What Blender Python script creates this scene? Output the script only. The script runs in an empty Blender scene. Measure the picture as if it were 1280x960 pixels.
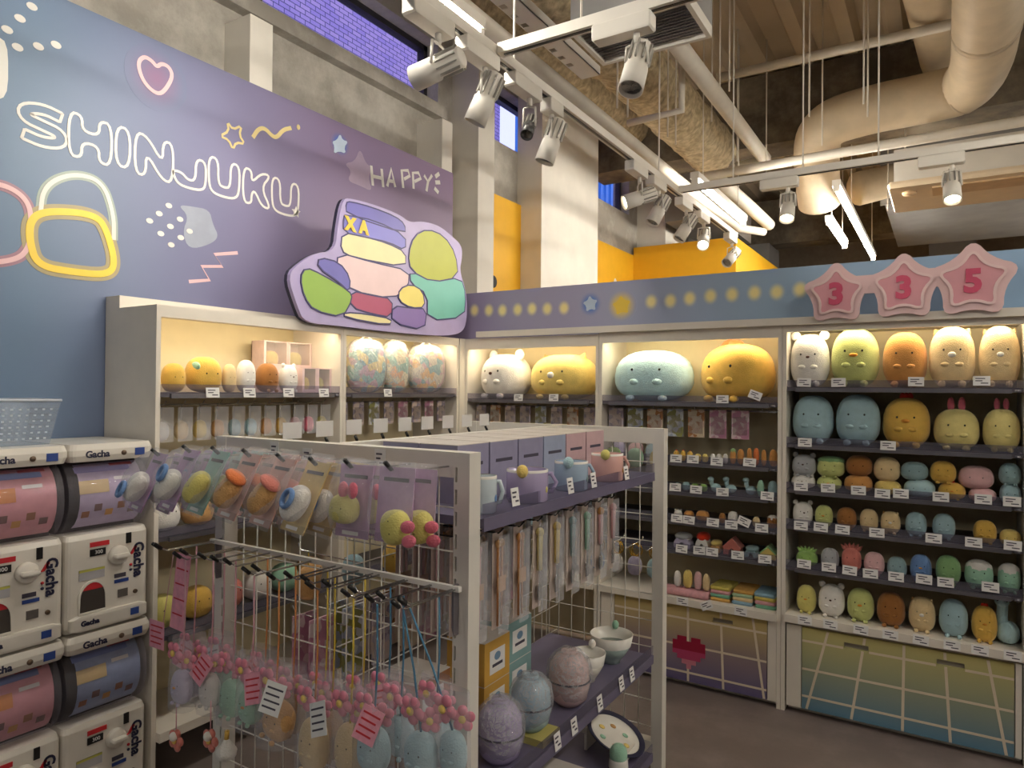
import bpy, math, random
from mathutils import Vector, Matrix
PI = math.pi
rnd = random.Random(7)
S = bpy.context.scene
COL = S.collection
# ------------------------------------------------------------------ camera
F = 866.406
RM = Matrix(((0.84863681, -0.00305265, 0.52896715),
             (0.52890263, -0.01175339, -0.84860112),
             (0.00880764, 0.99992627, -0.00835981)))
CO = Vector((0, 0, 1.5))
cd = bpy.data.cameras.new('camera'); cd.sensor_width = 36; cd.lens = F / 1280 * 36; cd.clip_start = 0.02
cam = bpy.data.objects.new('camera', cd); COL.objects.link(cam)
cam.matrix_world = Matrix.Translation(CO) @ RM.to_4x4()
S.camera = cam
# ------------------------------------------------------------------ world / exposure
w = bpy.data.worlds.new('world'); S.world = w; w.use_nodes = True
w.node_tree.nodes['Background'].inputs[0].default_value = (0.52, 0.52, 0.98, 1)
w.node_tree.nodes['Background'].inputs[1].default_value = 2.0
S.view_settings.view_transform = 'Standard'; S.view_settings.look = 'None'
S.view_settings.gamma = 1; S.view_settings.use_curve_mapping = False
S.view_settings.exposure = 0.4
FLUO = 85.0      # radiance of every bare fluorescent tube
LED = 1.3        # watts per shelf led strip
SPOT = 26.0      # watts per track spotlight

# ------------------------------------------------------------------ pixel helpers
def ray(px, py):
    return RM @ Vector((px - 640, -(py - 480), -F))
def hit(px, py, x=None, y=None, z=None):
    d = ray(px, py)
    if x is not None: t = (x - CO.x) / d.x
    elif y is not None: t = (y - CO.y) / d.y
    else: t = (z - CO.z) / d.z
    return CO + d * t
def mpp(p):      # metres per photo pixel at a world point
    return -((RM.transposed() @ (Vector(p) - CO)).z) / F

# ------------------------------------------------------------------ materials
MATS = {}
def lin(c):
    return tuple((v / 255 / 12.92) if v / 255 <= .04045 else ((v / 255 + .055) / 1.055) ** 2.4 for v in c)
def mat(name, c, rough=.6, metal=0, var=.08, scale=12, bump=0, bscale=200, sheen=0, spec=.5, emit=0):
    if name in MATS: return MATS[name]
    m = bpy.data.materials.new(name); m.use_nodes = True; MATS[name] = m
    nt = m.node_tree; b = nt.nodes['Principled BSDF']; L = nt.links
    c = lin(c)
    b.inputs['Roughness'].default_value = rough; b.inputs['Metallic'].default_value = metal
    b.inputs['Specular IOR Level'].default_value = spec
    if sheen: b.inputs['Sheen Weight'].default_value = sheen
    tc = nt.nodes.new('ShaderNodeTexCoord')
    n = nt.nodes.new('ShaderNodeTexNoise'); n.inputs['Scale'].default_value = scale; n.inputs['Detail'].default_value = 4
    L.new(tc.outputs['Object'], n.inputs['Vector'])
    r = nt.nodes.new('ShaderNodeValToRGB'); L.new(n.outputs['Fac'], r.inputs[0])
    r.color_ramp.elements[0].position = .3; r.color_ramp.elements[1].position = .7
    r.color_ramp.elements[0].color = tuple(max(0, v * (1 - var)) for v in c) + (1,)
    r.color_ramp.elements[1].color = tuple(min(1, v * (1 + var)) for v in c) + (1,)
    L.new(r.outputs[0], b.inputs['Base Color'])
    if emit:
        L.new(r.outputs[0], b.inputs['Emission Color']); b.inputs['Emission Strength'].default_value = emit
    if bump:
        n2 = nt.nodes.new('ShaderNodeTexNoise'); n2.inputs['Scale'].default_value = bscale; n2.inputs['Detail'].default_value = 3
        L.new(tc.outputs['Object'], n2.inputs['Vector'])
        bp = nt.nodes.new('ShaderNodeBump'); bp.inputs['Strength'].default_value = bump; bp.inputs['Distance'].default_value = .01
        L.new(n2.outputs['Fac'], bp.inputs['Height']); L.new(bp.outputs[0], b.inputs['Normal'])
    return m
def clear(name, c=(255, 255, 255), gloss=.14, rough=.12, tint=(250, 250, 252), bump=.5, bscale=40):
    """thin clear film: mostly see-through, some gloss and a little milky white"""
    if name in MATS: return MATS[name]
    m = bpy.data.materials.new(name); m.use_nodes = True; MATS[name] = m
    nt = m.node_tree; L = nt.links; nt.nodes.remove(nt.nodes['Principled BSDF'])
    out = nt.nodes['Material Output']
    t = nt.nodes.new('ShaderNodeBsdfTransparent'); t.inputs[0].default_value = lin(tint) + (1,)
    p = nt.nodes.new('ShaderNodeBsdfPrincipled'); p.inputs['Base Color'].default_value = lin(c) + (1,)
    p.inputs['Roughness'].default_value = rough; p.inputs['Specular IOR Level'].default_value = 1
    n = nt.nodes.new('ShaderNodeTexNoise'); n.inputs['Scale'].default_value = bscale
    tc = nt.nodes.new('ShaderNodeTexCoord'); L.new(tc.outputs['Object'], n.inputs['Vector'])
    bp = nt.nodes.new('ShaderNodeBump'); bp.inputs['Strength'].default_value = bump; bp.inputs['Distance'].default_value = .02
    L.new(n.outputs['Fac'], bp.inputs['Height']); L.new(bp.outputs[0], p.inputs['Normal'])
    mx = nt.nodes.new('ShaderNodeMixShader'); mx.inputs[0].default_value = gloss
    L.new(t.outputs[0], mx.inputs[1]); L.new(p.outputs[0], mx.inputs[2]); L.new(mx.outputs[0], out.inputs[0])
    return m
def glow_print(name, c, hold=.25, soft=1.0, strength=1.0, edge=(.2, .2, .2)):
    """printed soft-edged spot: colour fades to the panel at the rim (object space)"""
    if name in MATS: return MATS[name]
    m = bpy.data.materials.new(name); m.use_nodes = True; MATS[name] = m
    nt = m.node_tree; L = nt.links; b = nt.nodes['Principled BSDF']; out = nt.nodes['Material Output']
    b.inputs['Base Color'].default_value = lin(c) + (1,); b.inputs['Roughness'].default_value = .5
    tc = nt.nodes.new('ShaderNodeTexCoord'); g = nt.nodes.new('ShaderNodeVectorMath'); g.operation = 'LENGTH'
    mp = nt.nodes.new('ShaderNodeVectorMath'); mp.operation = 'MULTIPLY_ADD'
    mp.inputs[1].default_value = (2, 2, 2); mp.inputs[2].default_value = (-1, -1, -1)
    L.new(tc.outputs['Generated'], mp.inputs[0])
    sp = nt.nodes.new('ShaderNodeSeparateXYZ'); L.new(mp.outputs[0], sp.inputs[0])
    cb = nt.nodes.new('ShaderNodeCombineXYZ'); L.new(sp.outputs['X'], cb.inputs[0]); L.new(sp.outputs['Z'], cb.inputs[2])
    L.new(cb.outputs[0], g.inputs[0])
    mr = nt.nodes.new('ShaderNodeMapRange'); mr.interpolation_type = 'SMOOTHSTEP'
    mr.inputs['From Min'].default_value = hold; mr.inputs['From Max'].default_value = soft
    mr.inputs['To Min'].default_value = strength; mr.inputs['To Max'].default_value = 0
    L.new(g.outputs['Value'], mr.inputs['Value'])
    mx = nt.nodes.new('ShaderNodeMixRGB'); mx.inputs[1].default_value = tuple(edge) + (1,); mx.inputs[2].default_value = lin(c) + (1,)
    L.new(mr.outputs[0], mx.inputs[0]); L.new(mx.outputs[0], b.inputs['Base Color'])
    return m
def emis(name, c, s):
    if name in MATS: return MATS[name]
    m = bpy.data.materials.new(name); m.use_nodes = True; MATS[name] = m
    b = m.node_tree.nodes['Principled BSDF']; b.inputs['Base Color'].default_value = lin(c) + (1,)
    b.inputs['Emission Color'].default_value = lin(c) + (1,); b.inputs['Emission Strength'].default_value = s
    return m
def grad(name, stops, axis, a, b_, rough=.55):
    """print with a colour gradient along an object axis between coordinates a..b_"""
    if name in MATS: return MATS[name]
    m = bpy.data.materials.new(name); m.use_nodes = True; MATS[name] = m
    nt = m.node_tree; L = nt.links; b = nt.nodes['Principled BSDF']; b.inputs['Roughness'].default_value = rough
    tc = nt.nodes.new('ShaderNodeTexCoord'); sp = nt.nodes.new('ShaderNodeSeparateXYZ'); L.new(tc.outputs['Object'], sp.inputs[0])
    mr = nt.nodes.new('ShaderNodeMapRange'); mr.inputs['From Min'].default_value = a; mr.inputs['From Max'].default_value = b_
    L.new(sp.outputs[axis], mr.inputs['Value'])
    r = nt.nodes.new('ShaderNodeValToRGB'); L.new(mr.outputs[0], r.inputs[0])
    e = r.color_ramp.elements
    while len(e) < len(stops): e.new(.5)
    for i, (p, c) in enumerate(stops): e[i].position = p; e[i].color = lin(c) + (1,)
    L.new(r.outputs[0], b.inputs['Base Color'])
    return m
def concrete(name, c, dark, scale=3, bump=.6, bscale=14):
    if name in MATS: return MATS[name]
    m = mat(name, c, .9, 0, .12, scale, bump, bscale)
    nt = m.node_tree; L = nt.links; b = nt.nodes['Principled BSDF']
    src = b.inputs['Base Color'].links[0].from_socket
    v = nt.nodes.new('ShaderNodeTexNoise'); v.inputs['Scale'].default_value = scale * .6; v.inputs['Detail'].default_value = 8; v.inputs['Roughness'].default_value = .7
    tc = nt.nodes.new('ShaderNodeTexCoord'); L.new(tc.outputs['Object'], v.inputs['Vector'])
    rr = nt.nodes.new('ShaderNodeValToRGB'); rr.color_ramp.elements[0].position = .42; rr.color_ramp.elements[1].position = .62
    L.new(v.outputs['Fac'], rr.inputs[0])
    mx = nt.nodes.new('ShaderNodeMixRGB'); mx.inputs[2].default_value = lin(dark) + (1,)
    inv = nt.nodes.new('ShaderNodeMath'); inv.operation = 'MULTIPLY_ADD'; inv.inputs[1].default_value = -.8; inv.inputs[2].default_value = .8
    L.new(rr.outputs[0], inv.inputs[0]); L.new(inv.outputs[0], mx.inputs[0]); L.new(src, mx.inputs[1]); L.new(mx.outputs[0], b.inputs['Base Color'])
    return m
def blotch(name, cols, scale=9):
    """busy printed pattern of soft patches"""
    if name in MATS: return MATS[name]
    m = bpy.data.materials.new(name); m.use_nodes = True; MATS[name] = m
    nt = m.node_tree; L = nt.links; b = nt.nodes['Principled BSDF']; b.inputs['Roughness'].default_value = .4
    tc = nt.nodes.new('ShaderNodeTexCoord'); v = nt.nodes.new('ShaderNodeTexVoronoi'); v.inputs['Scale'].default_value = scale
    L.new(tc.outputs['Object'], v.inputs['Vector'])
    sp = nt.nodes.new('ShaderNodeSeparateColor'); L.new(v.outputs['Color'], sp.inputs[0])
    r = nt.nodes.new('ShaderNodeValToRGB'); r.color_ramp.interpolation = 'CONSTANT'; L.new(sp.outputs[0], r.inputs[0])
    e = r.color_ramp.elements
    while len(e) < len(cols): e.new(.5)
    for i, c in enumerate(cols): e[i].position = i / len(cols); e[i].color = lin(c) + (1,)
    L.new(r.outputs[0], b.inputs['Base Color'])
    return m
def plush_mat(key):
    c = PC[key]
    return mat('plush_' + key, c, .95, 0, .07, 30, .35, 260, sheen=.25, spec=.1)
PC = dict(white=(232, 228, 222), green=(200, 206, 132), orange=(206, 148, 84), cream=(226, 200, 152), blue=(166, 196, 204),
          yellow=(224, 182, 88), pale_yellow=(228, 212, 140), brown=(160, 108, 58), grey=(176, 178, 182), pink=(232, 186, 186),
          teal=(146, 174, 178), coral=(212, 128, 116), leaf=(150, 186, 104), navy=(112, 146, 196), sage=(140, 180, 124),
          red=(220, 60, 34), rose=(226, 120, 140), melon=(216, 206, 122), lilac=(188, 180, 204), mint=(160, 204, 178), tan=(206, 160, 104),
          dark_orange=(222, 124, 72), straw=(232, 205, 120), ice=(186, 218, 224))
WHITE = mat('white_laminate', (226, 218, 206), .5, var=.03)
WPAINT = mat('white_paint', (222, 216, 206), .6, var=.05, scale=5)
RACK = mat('rack_paint', (222, 217, 208), .4, var=.03)
WIRE = mat('wire_paint', (226, 222, 214), .35, var=.02)
CHROME = mat('chrome', (200, 200, 200), .2, 1, var=.02)
BLACK = mat('black_plastic', (22, 21, 22), .4, var=.05)
SHELFD = mat('shelf_grey', (92, 88, 96), .45, var=.05)
LIP = clear('shelf_lip_film', (150, 148, 160), .16, .1, (232, 230, 238), 0)
FILM = clear('clear_bag_film', (240, 240, 245), .2, .1, (252, 252, 253), .9, 26)
WRAP = clear('bubble_wrap_film', (235, 235, 240), .3, .1, (250, 250, 252), 1, 60)
PAPER = mat('tag_paper', (232, 230, 228), .7, var=.02)
INK = mat('tag_ink', (70, 66, 80), .8, var=.02)
PINKP = mat('pink_paper', (228, 158, 176), .6, var=.12, scale=60)
LILACP = mat('lilac_card', (196, 160, 200), .5, var=.08, scale=60)
EYE = mat('eye_black', (24, 18, 18), .25, var=.02)

# ------------------------------------------------------------------ mesh builder
class MB:
    def __init__(s): s.v = []; s.f = []; s.mi = []; s.sm = []
    def add(s, vs, fs, mi=0, smooth=False, M=None):
        o = len(s.v)
        s.v += [tuple(M @ Vector(p)) if M else tuple(p) for p in vs]
        for f in fs: s.f.append([o + i for i in f]); s.mi.append(mi); s.sm.append(smooth)
        return s
    def b(s, x0, x1, y0, y1, z0, z1, mi=0, M=None, ch=0):
        if not ch:
            vs = [(x0, y0, z0), (x1, y0, z0), (x1, y1, z0), (x0, y1, z0), (x0, y0, z1), (x1, y0, z1), (x1, y1, z1), (x0, y1, z1)]
            fs = [(3, 2, 1, 0), (4, 5, 6, 7), (0, 1, 5, 4), (1, 2, 6, 5), (2, 3, 7, 6), (3, 0, 4, 7)]
            return s.add(vs, fs, mi, False, M)
        r = min(ch, (x1 - x0) * .45, (y1 - y0) * .45)
        pts = []
        for cx, cy, a0 in ((x1 - r, y1 - r, 0), (x0 + r, y1 - r, 90), (x0 + r, y0 + r, 180), (x1 - r, y0 + r, 270)):
            for k in (0, 30, 60, 90):
                a = math.radians(a0 + k); pts.append((cx + r * math.cos(a), cy + r * math.sin(a)))
        n = len(pts); rz = min(ch, (z1 - z0) * .4); mx, my = (x0 + x1) / 2, (y0 + y1) / 2
        q = 1 - .6 * ch / max(ch * 2, min(x1 - x0, y1 - y0))
        rings = [[(mx + (x - mx) * q, my + (y - my) * q, z0) for x, y in pts], [(x, y, z0 + rz) for x, y in pts],
                 [(x, y, z1 - rz) for x, y in pts], [(mx + (x - mx) * q, my + (y - my) * q, z1) for x, y in pts]]
        vs = [p for rg in rings for p in rg]
        fs = [[i * n + k, i * n + (k + 1) % n, (i + 1) * n + (k + 1) % n, (i + 1) * n + k] for i in range(3) for k in range(n)]
        fs += [list(range(n))[::-1], [3 * n + k for k in range(n)]]
        return s.add(vs, fs, mi, False, M)
    def tube(s, pts, r, n=8, mi=0, closed=False, cap=True, M=None):
        pts = [Vector(p) for p in pts]; N = len(pts); rs = r if isinstance(r, (list, tuple)) else [r] * N
        T = []
        for i in range(N):
            a = pts[i - 1] if (i or closed) else pts[0]; b = pts[(i + 1) % N] if (i < N - 1 or closed) else pts[-1]
            T.append((b - a).normalized())
        u = T[0].orthogonal().normalized(); vs = []
        for i in range(N):
            u = (u - T[i] * u.dot(T[i])).normalized(); v = T[i].cross(u)
            for k in range(n):
                a = 2 * PI * k / n; vs.append(pts[i] + (u * math.cos(a) + v * math.sin(a)) * rs[i])
        fs = []
        for i in range(N if closed else N - 1):
            j = (i + 1) % N
            for k in range(n): fs.append((i * n + k, i * n + (k + 1) % n, j * n + (k + 1) % n, j * n + k))
        if cap and not closed: fs += [list(range(n))[::-1], [(N - 1) * n + k for k in range(n)]]
        return s.add(vs, fs, mi, True, M)
    def lathe(s, prof, n=24, mi=0, M=None, cap=True):
        vs = []; fs = []
        for (r, z) in prof:
            for k in range(n): a = 2 * PI * k / n; vs.append((r * math.cos(a), r * math.sin(a), z))
        for i in range(len(prof) - 1):
            for k in range(n): fs.append((i * n + k, i * n + (k + 1) % n, (i + 1) * n + (k + 1) % n, (i + 1) * n + k))
        if cap and prof[0][0] > 1e-6: fs.append(list(range(n))[::-1])
        if cap and prof[-1][0] > 1e-6: fs.append([(len(prof) - 1) * n + k for k in range(n)])
        return s.add(vs, fs, mi, True, M)
    def blob(s, c, r, e=2.0, n=20, m=12, mi=0, M=None, taper=0, flat=0):
        """superellipsoid; taper widens the bottom, flat squashes the base"""
        vs = []; fs = []
        def sp(v, p): return math.copysign(abs(v) ** p, v)
        p = 2.0 / e
        for i in range(m + 1):
            ph = -PI / 2 + PI * i / m
            cz = sp(math.sin(ph), p); cr = max(abs(math.cos(ph)), 1e-4) ** p
            if flat and cz < 0: cz *= (1 - flat)
            k2 = 1 - taper * cz
            for k in range(n):
                a = 2 * PI * k / n
                vs.append((c[0] + r[0] * cr * k2 * sp(math.cos(a), min(1, p * 1.05)), c[1] + r[1] * cr * k2 * sp(math.sin(a), min(1, p * 1.05)), c[2] + r[2] * cz))
        for i in range(m):
            for k in range(n): fs.append((i * n + k, i * n + (k + 1) % n, (i + 1) * n + (k + 1) % n, (i + 1) * n + k))
        return s.add(vs, fs, mi, True, M)
    def prism(s, pts, d0, d1, mi=0, M=None):
        """outline in (u, z); extruded along y from d0 to d1"""
        n = len(pts); A = sum(pts[i][0] * pts[(i + 1) % n][1] - pts[(i + 1) % n][0] * pts[i][1] for i in range(n))
        if A < 0: pts = pts[::-1]
        vs = [(u, d0, z) for u, z in pts] + [(u, d1, z) for u, z in pts]
        fs = [list(range(n)), [n + k for k in range(n)][::-1]] + [(k, n + k, n + (k + 1) % n, (k + 1) % n) for k in range(n)]
        return s.add(vs, fs, mi, False, M)
    def ribbon(s, pts, wd, d0, d1, closed=False, mi=0, M=None):
        """flat painted stroke of width wd in the (u, z) plane"""
        N = len(pts); L = []; R_ = []
        for i in range(N):
            a = pts[i - 1] if (i or closed) else pts[0]; b = pts[(i + 1) % N] if (i < N - 1 or closed) else pts[-1]
            dx, dz = b[0] - a[0], b[1] - a[1]; l = math.hypot(dx, dz) or 1
            nx, nz = -dz / l, dx / l
            L.append((pts[i][0] + nx * wd / 2, pts[i][1] + nz * wd / 2)); R_.append((pts[i][0] - nx * wd / 2, pts[i][1] - nz * wd / 2))
        vs = [(p[0], d0, p[1]) for p in L] + [(p[0], d0, p[1]) for p in R_] + [(p[0], d1, p[1]) for p in L] + [(p[0], d1, p[1]) for p in R_]
        fs = []
        for i in range(N if closed else N - 1):
            j = (i + 1) % N
            fs += [(i, N + i, N + j, j), (i, j, 2 * N + j, 2 * N + i), (N + i, 3 * N + i, 3 * N + j, N + j)]
        return s.add(vs, fs, mi, False, M)
    def build(s, name, mats, parent=None, loc=None, rot=None):
        me = bpy.data.meshes.new(name); me.from_pydata(s.v, [], s.f)
        if not isinstance(mats, (list, tuple)): mats = [mats]
        for m in mats: me.materials.append(m)
        me.polygons.foreach_set('material_index', s.mi); me.polygons.foreach_set('use_smooth', s.sm); me.update()
        return link(name, me, parent, loc, rot)
def link(name, me, parent=None, loc=None, rot=None):
    o = bpy.data.objects.new(name, me); COL.objects.link(o)
    if parent is not None: o.parent = parent
    if loc is not None: o.location = loc
    if rot is not None: o.rotation_euler = rot
    return o
def tag(o, label, cat, group=None):
    o['label'] = label; o['category'] = cat
    if group: o['group'] = group
    return o
def thing(name, label, cat, loc=(0, 0, 0), rot=(0, 0, 0), group=None):
    o = bpy.data.objects.new(name, None); COL.objects.link(o); o.empty_display_size = .05
    o.location = loc; o.rotation_euler = rot
    return tag(o, label, cat, group)
def struct(o, label=None):
    o['kind'] = 'structure'
    if label: o['label'] = label
    return o
def copy_tree(o, parent=None):
    c = o.copy(); COL.objects.link(c); c.parent = parent
    for ch in list(o.children): copy_tree(ch, c)
    return c
def text_mesh(txt, size, depth=.001, bold=0, spacing=1):
    cu = bpy.data.curves.new('t', 'FONT'); cu.body = txt; cu.size = size; cu.extrude = depth; cu.offset = bold
    cu.align_x = 'CENTER'; cu.align_y = 'CENTER'; cu.space_character = spacing; cu.resolution_u = 3
    o = bpy.data.objects.new('t', cu); COL.objects.link(o)
    me = bpy.data.meshes.new_from_object(o.evaluated_get(bpy.context.evaluated_depsgraph_get()))
    bpy.data.objects.remove(o); bpy.data.curves.remove(cu)
    return me
def text(name, txt, size, m, parent, loc, rot, bold=0, depth=.001, spacing=1):
    me = text_mesh(txt, size, depth, bold, spacing); me.materials.clear(); me.materials.append(m)
    return link(name, me, parent, loc, rot)
def smooth_loop(pts, it=2, closed=True):
    for _ in range(it):
        o = []; N = len(pts)
        if not closed: o.append(pts[0])
        for i in range(N if closed else N - 1):
            a, b = pts[i], pts[(i + 1) % N]
            o += [(a[0] * .75 + b[0] * .25, a[1] * .75 + b[1] * .25), (a[0] * .25 + b[0] * .75, a[1] * .25 + b[1] * .75)]
        if not closed: o.append(pts[-1])
        pts = o
    return pts
def star_pts(r, k=.5, a0=90, n=5):
    return [((r if i % 2 == 0 else r * k) * math.cos(math.radians(a0 + 180 / n * i)), (r if i % 2 == 0 else r * k) * math.sin(math.radians(a0 + 180 / n * i))) for i in range(2 * n)]

# ================================================================== SETTING
floor_m = concrete('floor_vinyl', (122, 110, 106), (104, 92, 88), 4, .05, 60); floor_m.node_tree.nodes['Principled BSDF'].inputs['Roughness'].default_value = .55
CONC = concrete('bare_concrete', (206, 201, 192), (148, 142, 132), 2.2, .7, 10)
DARKC = concrete('sprayed_soffit', (138, 126, 108), (66, 58, 50), 2.5, 1, 8)
DECK = mat('steel_deck', (196, 180, 156), .7, var=.12, scale=2)
YEL = mat('yellow_wall_paint', (226, 170, 22), .6, var=.03)
GREYW = mat('grey_wall_paint', (128, 124, 122), .7, var=.06)
struct(MB().b(-3.6, 6, -4, 14, -.1, 0).build('floor', floor_m))
# left wall: concrete with window openings
WZ0, WZ1 = 3.53, 3.99
wl = struct(MB().b(-3.3, -3.1, -4, 14, 0, WZ0).b(-3.3, -3.1, -4, 14, WZ1, 4.5).b(-3.3, -3.1, -4, -.4, WZ0, WZ1).b(-3.3, -3.1, 3.93, 4.42, WZ0, WZ1)
            .b(-3.3, -3.1, 5.36, 6.2, WZ0, WZ1).b(-3.3, -3.1, 7.5, 14, WZ0, WZ1).build('wall_left', CONC))
MB().b(-3.1, -3.03, -1, 3.95, WZ0 - .1, WZ0 - .012).build('sill_edge', CONC, wl)
struct(MB().b(6, 6.1, -4, 14, 0, 4.5).build('wall_right', GREYW))
struct(MB().b(-3.3, 6.1, 14, 14.1, 0, 4.5).build('wall_back', mat('dark_back_wall', (170, 154, 134), .8)))
struct(MB().b(-3.3, 6.1, -4.1, -4, 0, 4.5).build('wall_front', GREYW))
# corrugated deck
m = MB(); prof = []; x = -3.3
while x < 6.1:
    prof += [(x, 4.42), (x + .16, 4.42), (x + .2, 4.34), (x + .3, 4.34)]; x += .34
n = len(prof)
m.add([(a, -4, z) for a, z in prof] + [(a, 14, z) for a, z in prof], [(i, i + 1, n + i + 1, n + i) for i in range(n - 1)])
m.b(-3.3, 6.1, -4, 14, 4.45, 4.6)
struct(m.build('ceiling', DECK))
# windows
FRAME = mat('dark_window_frame', (58, 56, 60), .45, .3)
PANE = clear('window_glass', (200, 210, 230), .06, .03, (235, 238, 248), 0)
for i, (y0, y1) in enumerate(((-.4, 3.93), (4.42, 5.36), (6.2, 7.5))):
    fr = MB(); t = .04
    fr.b(-3.26, -3.2, y0, y1, WZ0, WZ0 + t * .6).b(-3.26, -3.2, y0, y1, WZ1 - t, WZ1).b(-3.26, -3.2, y0, y0 + t, WZ0, WZ1).b(-3.26, -3.2, y1 - t, y1, WZ0, WZ1)
    o = struct(fr.build('window_%d' % (i + 1), FRAME))
    cuts = [y0 + t] + [y0 + (y1 - y0) * k / (3 if i == 0 else 1) for k in range(1, 3 if i == 0 else 1)] + [y1 - t]
    for a, b in zip(cuts, cuts[1:]):
        MB().b(-3.235, -3.229, a, b, WZ0 + .02, WZ1 - .03).build('pane', PANE, o)
        if b < y1 - .1: MB().b(-3.25, -3.21, b - .015, b + .015, WZ0, WZ1).build('mullion', FRAME, o)
# buildings seen through the windows
bm = bpy.data.materials.new('brick_tile_facade'); bm.use_nodes = True; nt = bm.node_tree
tb = nt.nodes.new('ShaderNodeTexBrick'); tc = nt.nodes.new('ShaderNodeTexCoord'); mp = nt.nodes.new('ShaderNodeMapping')
mp.inputs['Rotation'].default_value = (PI / 2, 0, PI / 2); sx = nt.nodes.new('ShaderNodeSeparateXYZ'); cb = nt.nodes.new('ShaderNodeCombineXYZ')
nt.links.new(tc.outputs['Object'], sx.inputs[0]); nt.links.new(sx.outputs['Y'], cb.inputs[0]); nt.links.new(sx.outputs['Z'], cb.inputs[1]); nt.links.new(cb.outputs[0], tb.inputs['Vector'])
tb.inputs['Scale'].default_value = 8; tb.inputs['Color1'].default_value = lin((206, 176, 196)) + (1,); tb.inputs['Color2'].default_value = lin((176, 150, 190)) + (1,)
tb.inputs['Mortar'].default_value = lin((50, 48, 84)) + (1,); tb.inputs['Mortar Size'].default_value = .03; tb.inputs['Row Height'].default_value = .35; tb.inputs['Brick Width'].default_value = .9
nt.links.new(tb.outputs['Color'], nt.nodes['Principled BSDF'].inputs['Base Color'])
tag(MB().b(-4.9, -4.7, -4, 7.2, 0, 7).build('brick_building', bm), 'purplish brick-tiled building outside the high windows', 'building')
SID = mat('blue_metal_siding', (84, 160, 214), .5, var=.05)
m = MB(); 
m.b(-4.6, -4.5, 7.4, 16, 0, 8)
sid = tag(m.build('siding_building', SID), 'sky-blue corrugated metal building outside the far window', 'building')
for k in range(44): MB().b(-4.5, -4.47, 7.42 + k * .19, 7.49 + k * .19, 0, 8).build('rib', SID, sid)
# columns along the left wall
def column(i, x1, y0, y1, z1, m=WPAINT, x0=-3.1, z0=0):
    struct(MB().b(x0, x1, y0, y1, z0, z1).build('trim_%d' % i, m))
column(1, -2.9, 2.19, 2.325, 3.34)
column(2, -2.88, 3.70, 3.815, 3.33)
column(3, -2.86, 4.1, 4.31, 4.34)
column(4, -2.86, 5.03, 6.14, 4.34)
# neighbouring yellow shop walls
struct(MB().b(-3.1, -3.06, 4.31, 7.55, 0, 3.07).build('wall_yellow_side', YEL))
yx = hit(920, 305, y=7.55).x
struct(MB().b(-3.06, yx, 7.55, 7.62, 0, 3.16).b(yx - .07, yx, 7.62, 12, 0, 3.16).build('wall_yellow_back', YEL))
column(6, -2.75, 7.75, 8.6, 4.34); column(7, -2.1, 10.2, 10.9, 3.605, GREYW); column(8, .4, 12.3, 13, 4.34, GREYW, -.2); column(9, 1.9, 11.3, 12.2, 4.34, mat('tile_white', (206, 200, 190)), 1.1)
# small motifs on the yellow walls
INKB = mat('black_paint', (24, 22, 24), .6)
p = hit(769, 358, x=-3.06); o = MB().blob((0, 0, 0), (.005, .05, .09), n=14, m=8).build('painted_motif', mat('motif_white', (225, 222, 215)), bpy.data.objects['wall_yellow_side'], p)
for q in ((617, 352), (662, 360)):
    p = hit(*q, x=-3.06); MB().blob((0, 0, 0), (.005, .05, .05), n=14, m=8).build('painted_motif', INKB, bpy.data.objects['wall_yellow_side'], p)

# ---------------------------------------------------------------- mural
WX = -2.87
MSTOPS = [(0, (84, 122, 154)), (.40, (100, 122, 150)), (.55, (114, 116, 148)), (.75, (130, 114, 146)), (1, (138, 114, 148))]
def stop_at(st, f):
    for (p0, c0), (p1, c1) in zip(st, st[1:]):
        if f <= p1:
            k = (max(f, p0) - p0) / (p1 - p0); return tuple(a + (b - a) * k for a, b in zip(lin(c0), lin(c1)))
    return lin(st[-1][1])
MUR = grad('mural_print', MSTOPS, 'Y', -.5, 3.8, .5)
mural = struct(MB().b(WX - .03, WX, -4, 3.815, 0, 2.985).build('wall_mural', MUR), 'blue to purple printed wall panel with neon-style drawings')
NEON = mat('neon_white_print', (222, 218, 212), .5, var=.02); NEONP = mat('neon_pink_print', (226, 186, 190), .5, var=.02)
NEONY = mat('neon_straw_print', (214, 196, 138), .5, var=.02); NEONG = mat('neon_yellow_print', (238, 204, 74), .5, var=.02)
RW = (0, 0, PI / 2)
def wpt(px, py):
    h = hit(px, py, x=WX + .001); return (h.y, h.z)
def wall_print(name, m, shapes, wd=None, closed=True, d=-.002):
    b = MB()
    for pts in shapes:
        if wd: b.ribbon(pts, wd, d, 0.001, closed)
        else: b.prism(pts, d, 0.001)
    return b.build(name, m, mural, (WX, 0, 0), RW)
def wall_glow(px, py, ry, rz, key, c, st=.8, hold=0):
    u, z = wpt(px, py)
    pts = [(ry * math.cos(2 * PI * k / 28), rz * math.sin(2 * PI * k / 28)) for k in range(28)]
    o = MB().prism(pts, -.0008, 0).build('printed_glow', glow_print(key, c, hold, 1, st, stop_at(MSTOPS, (u + .5) / 4.3)), mural, (WX, u, z), RW)
    return o
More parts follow.
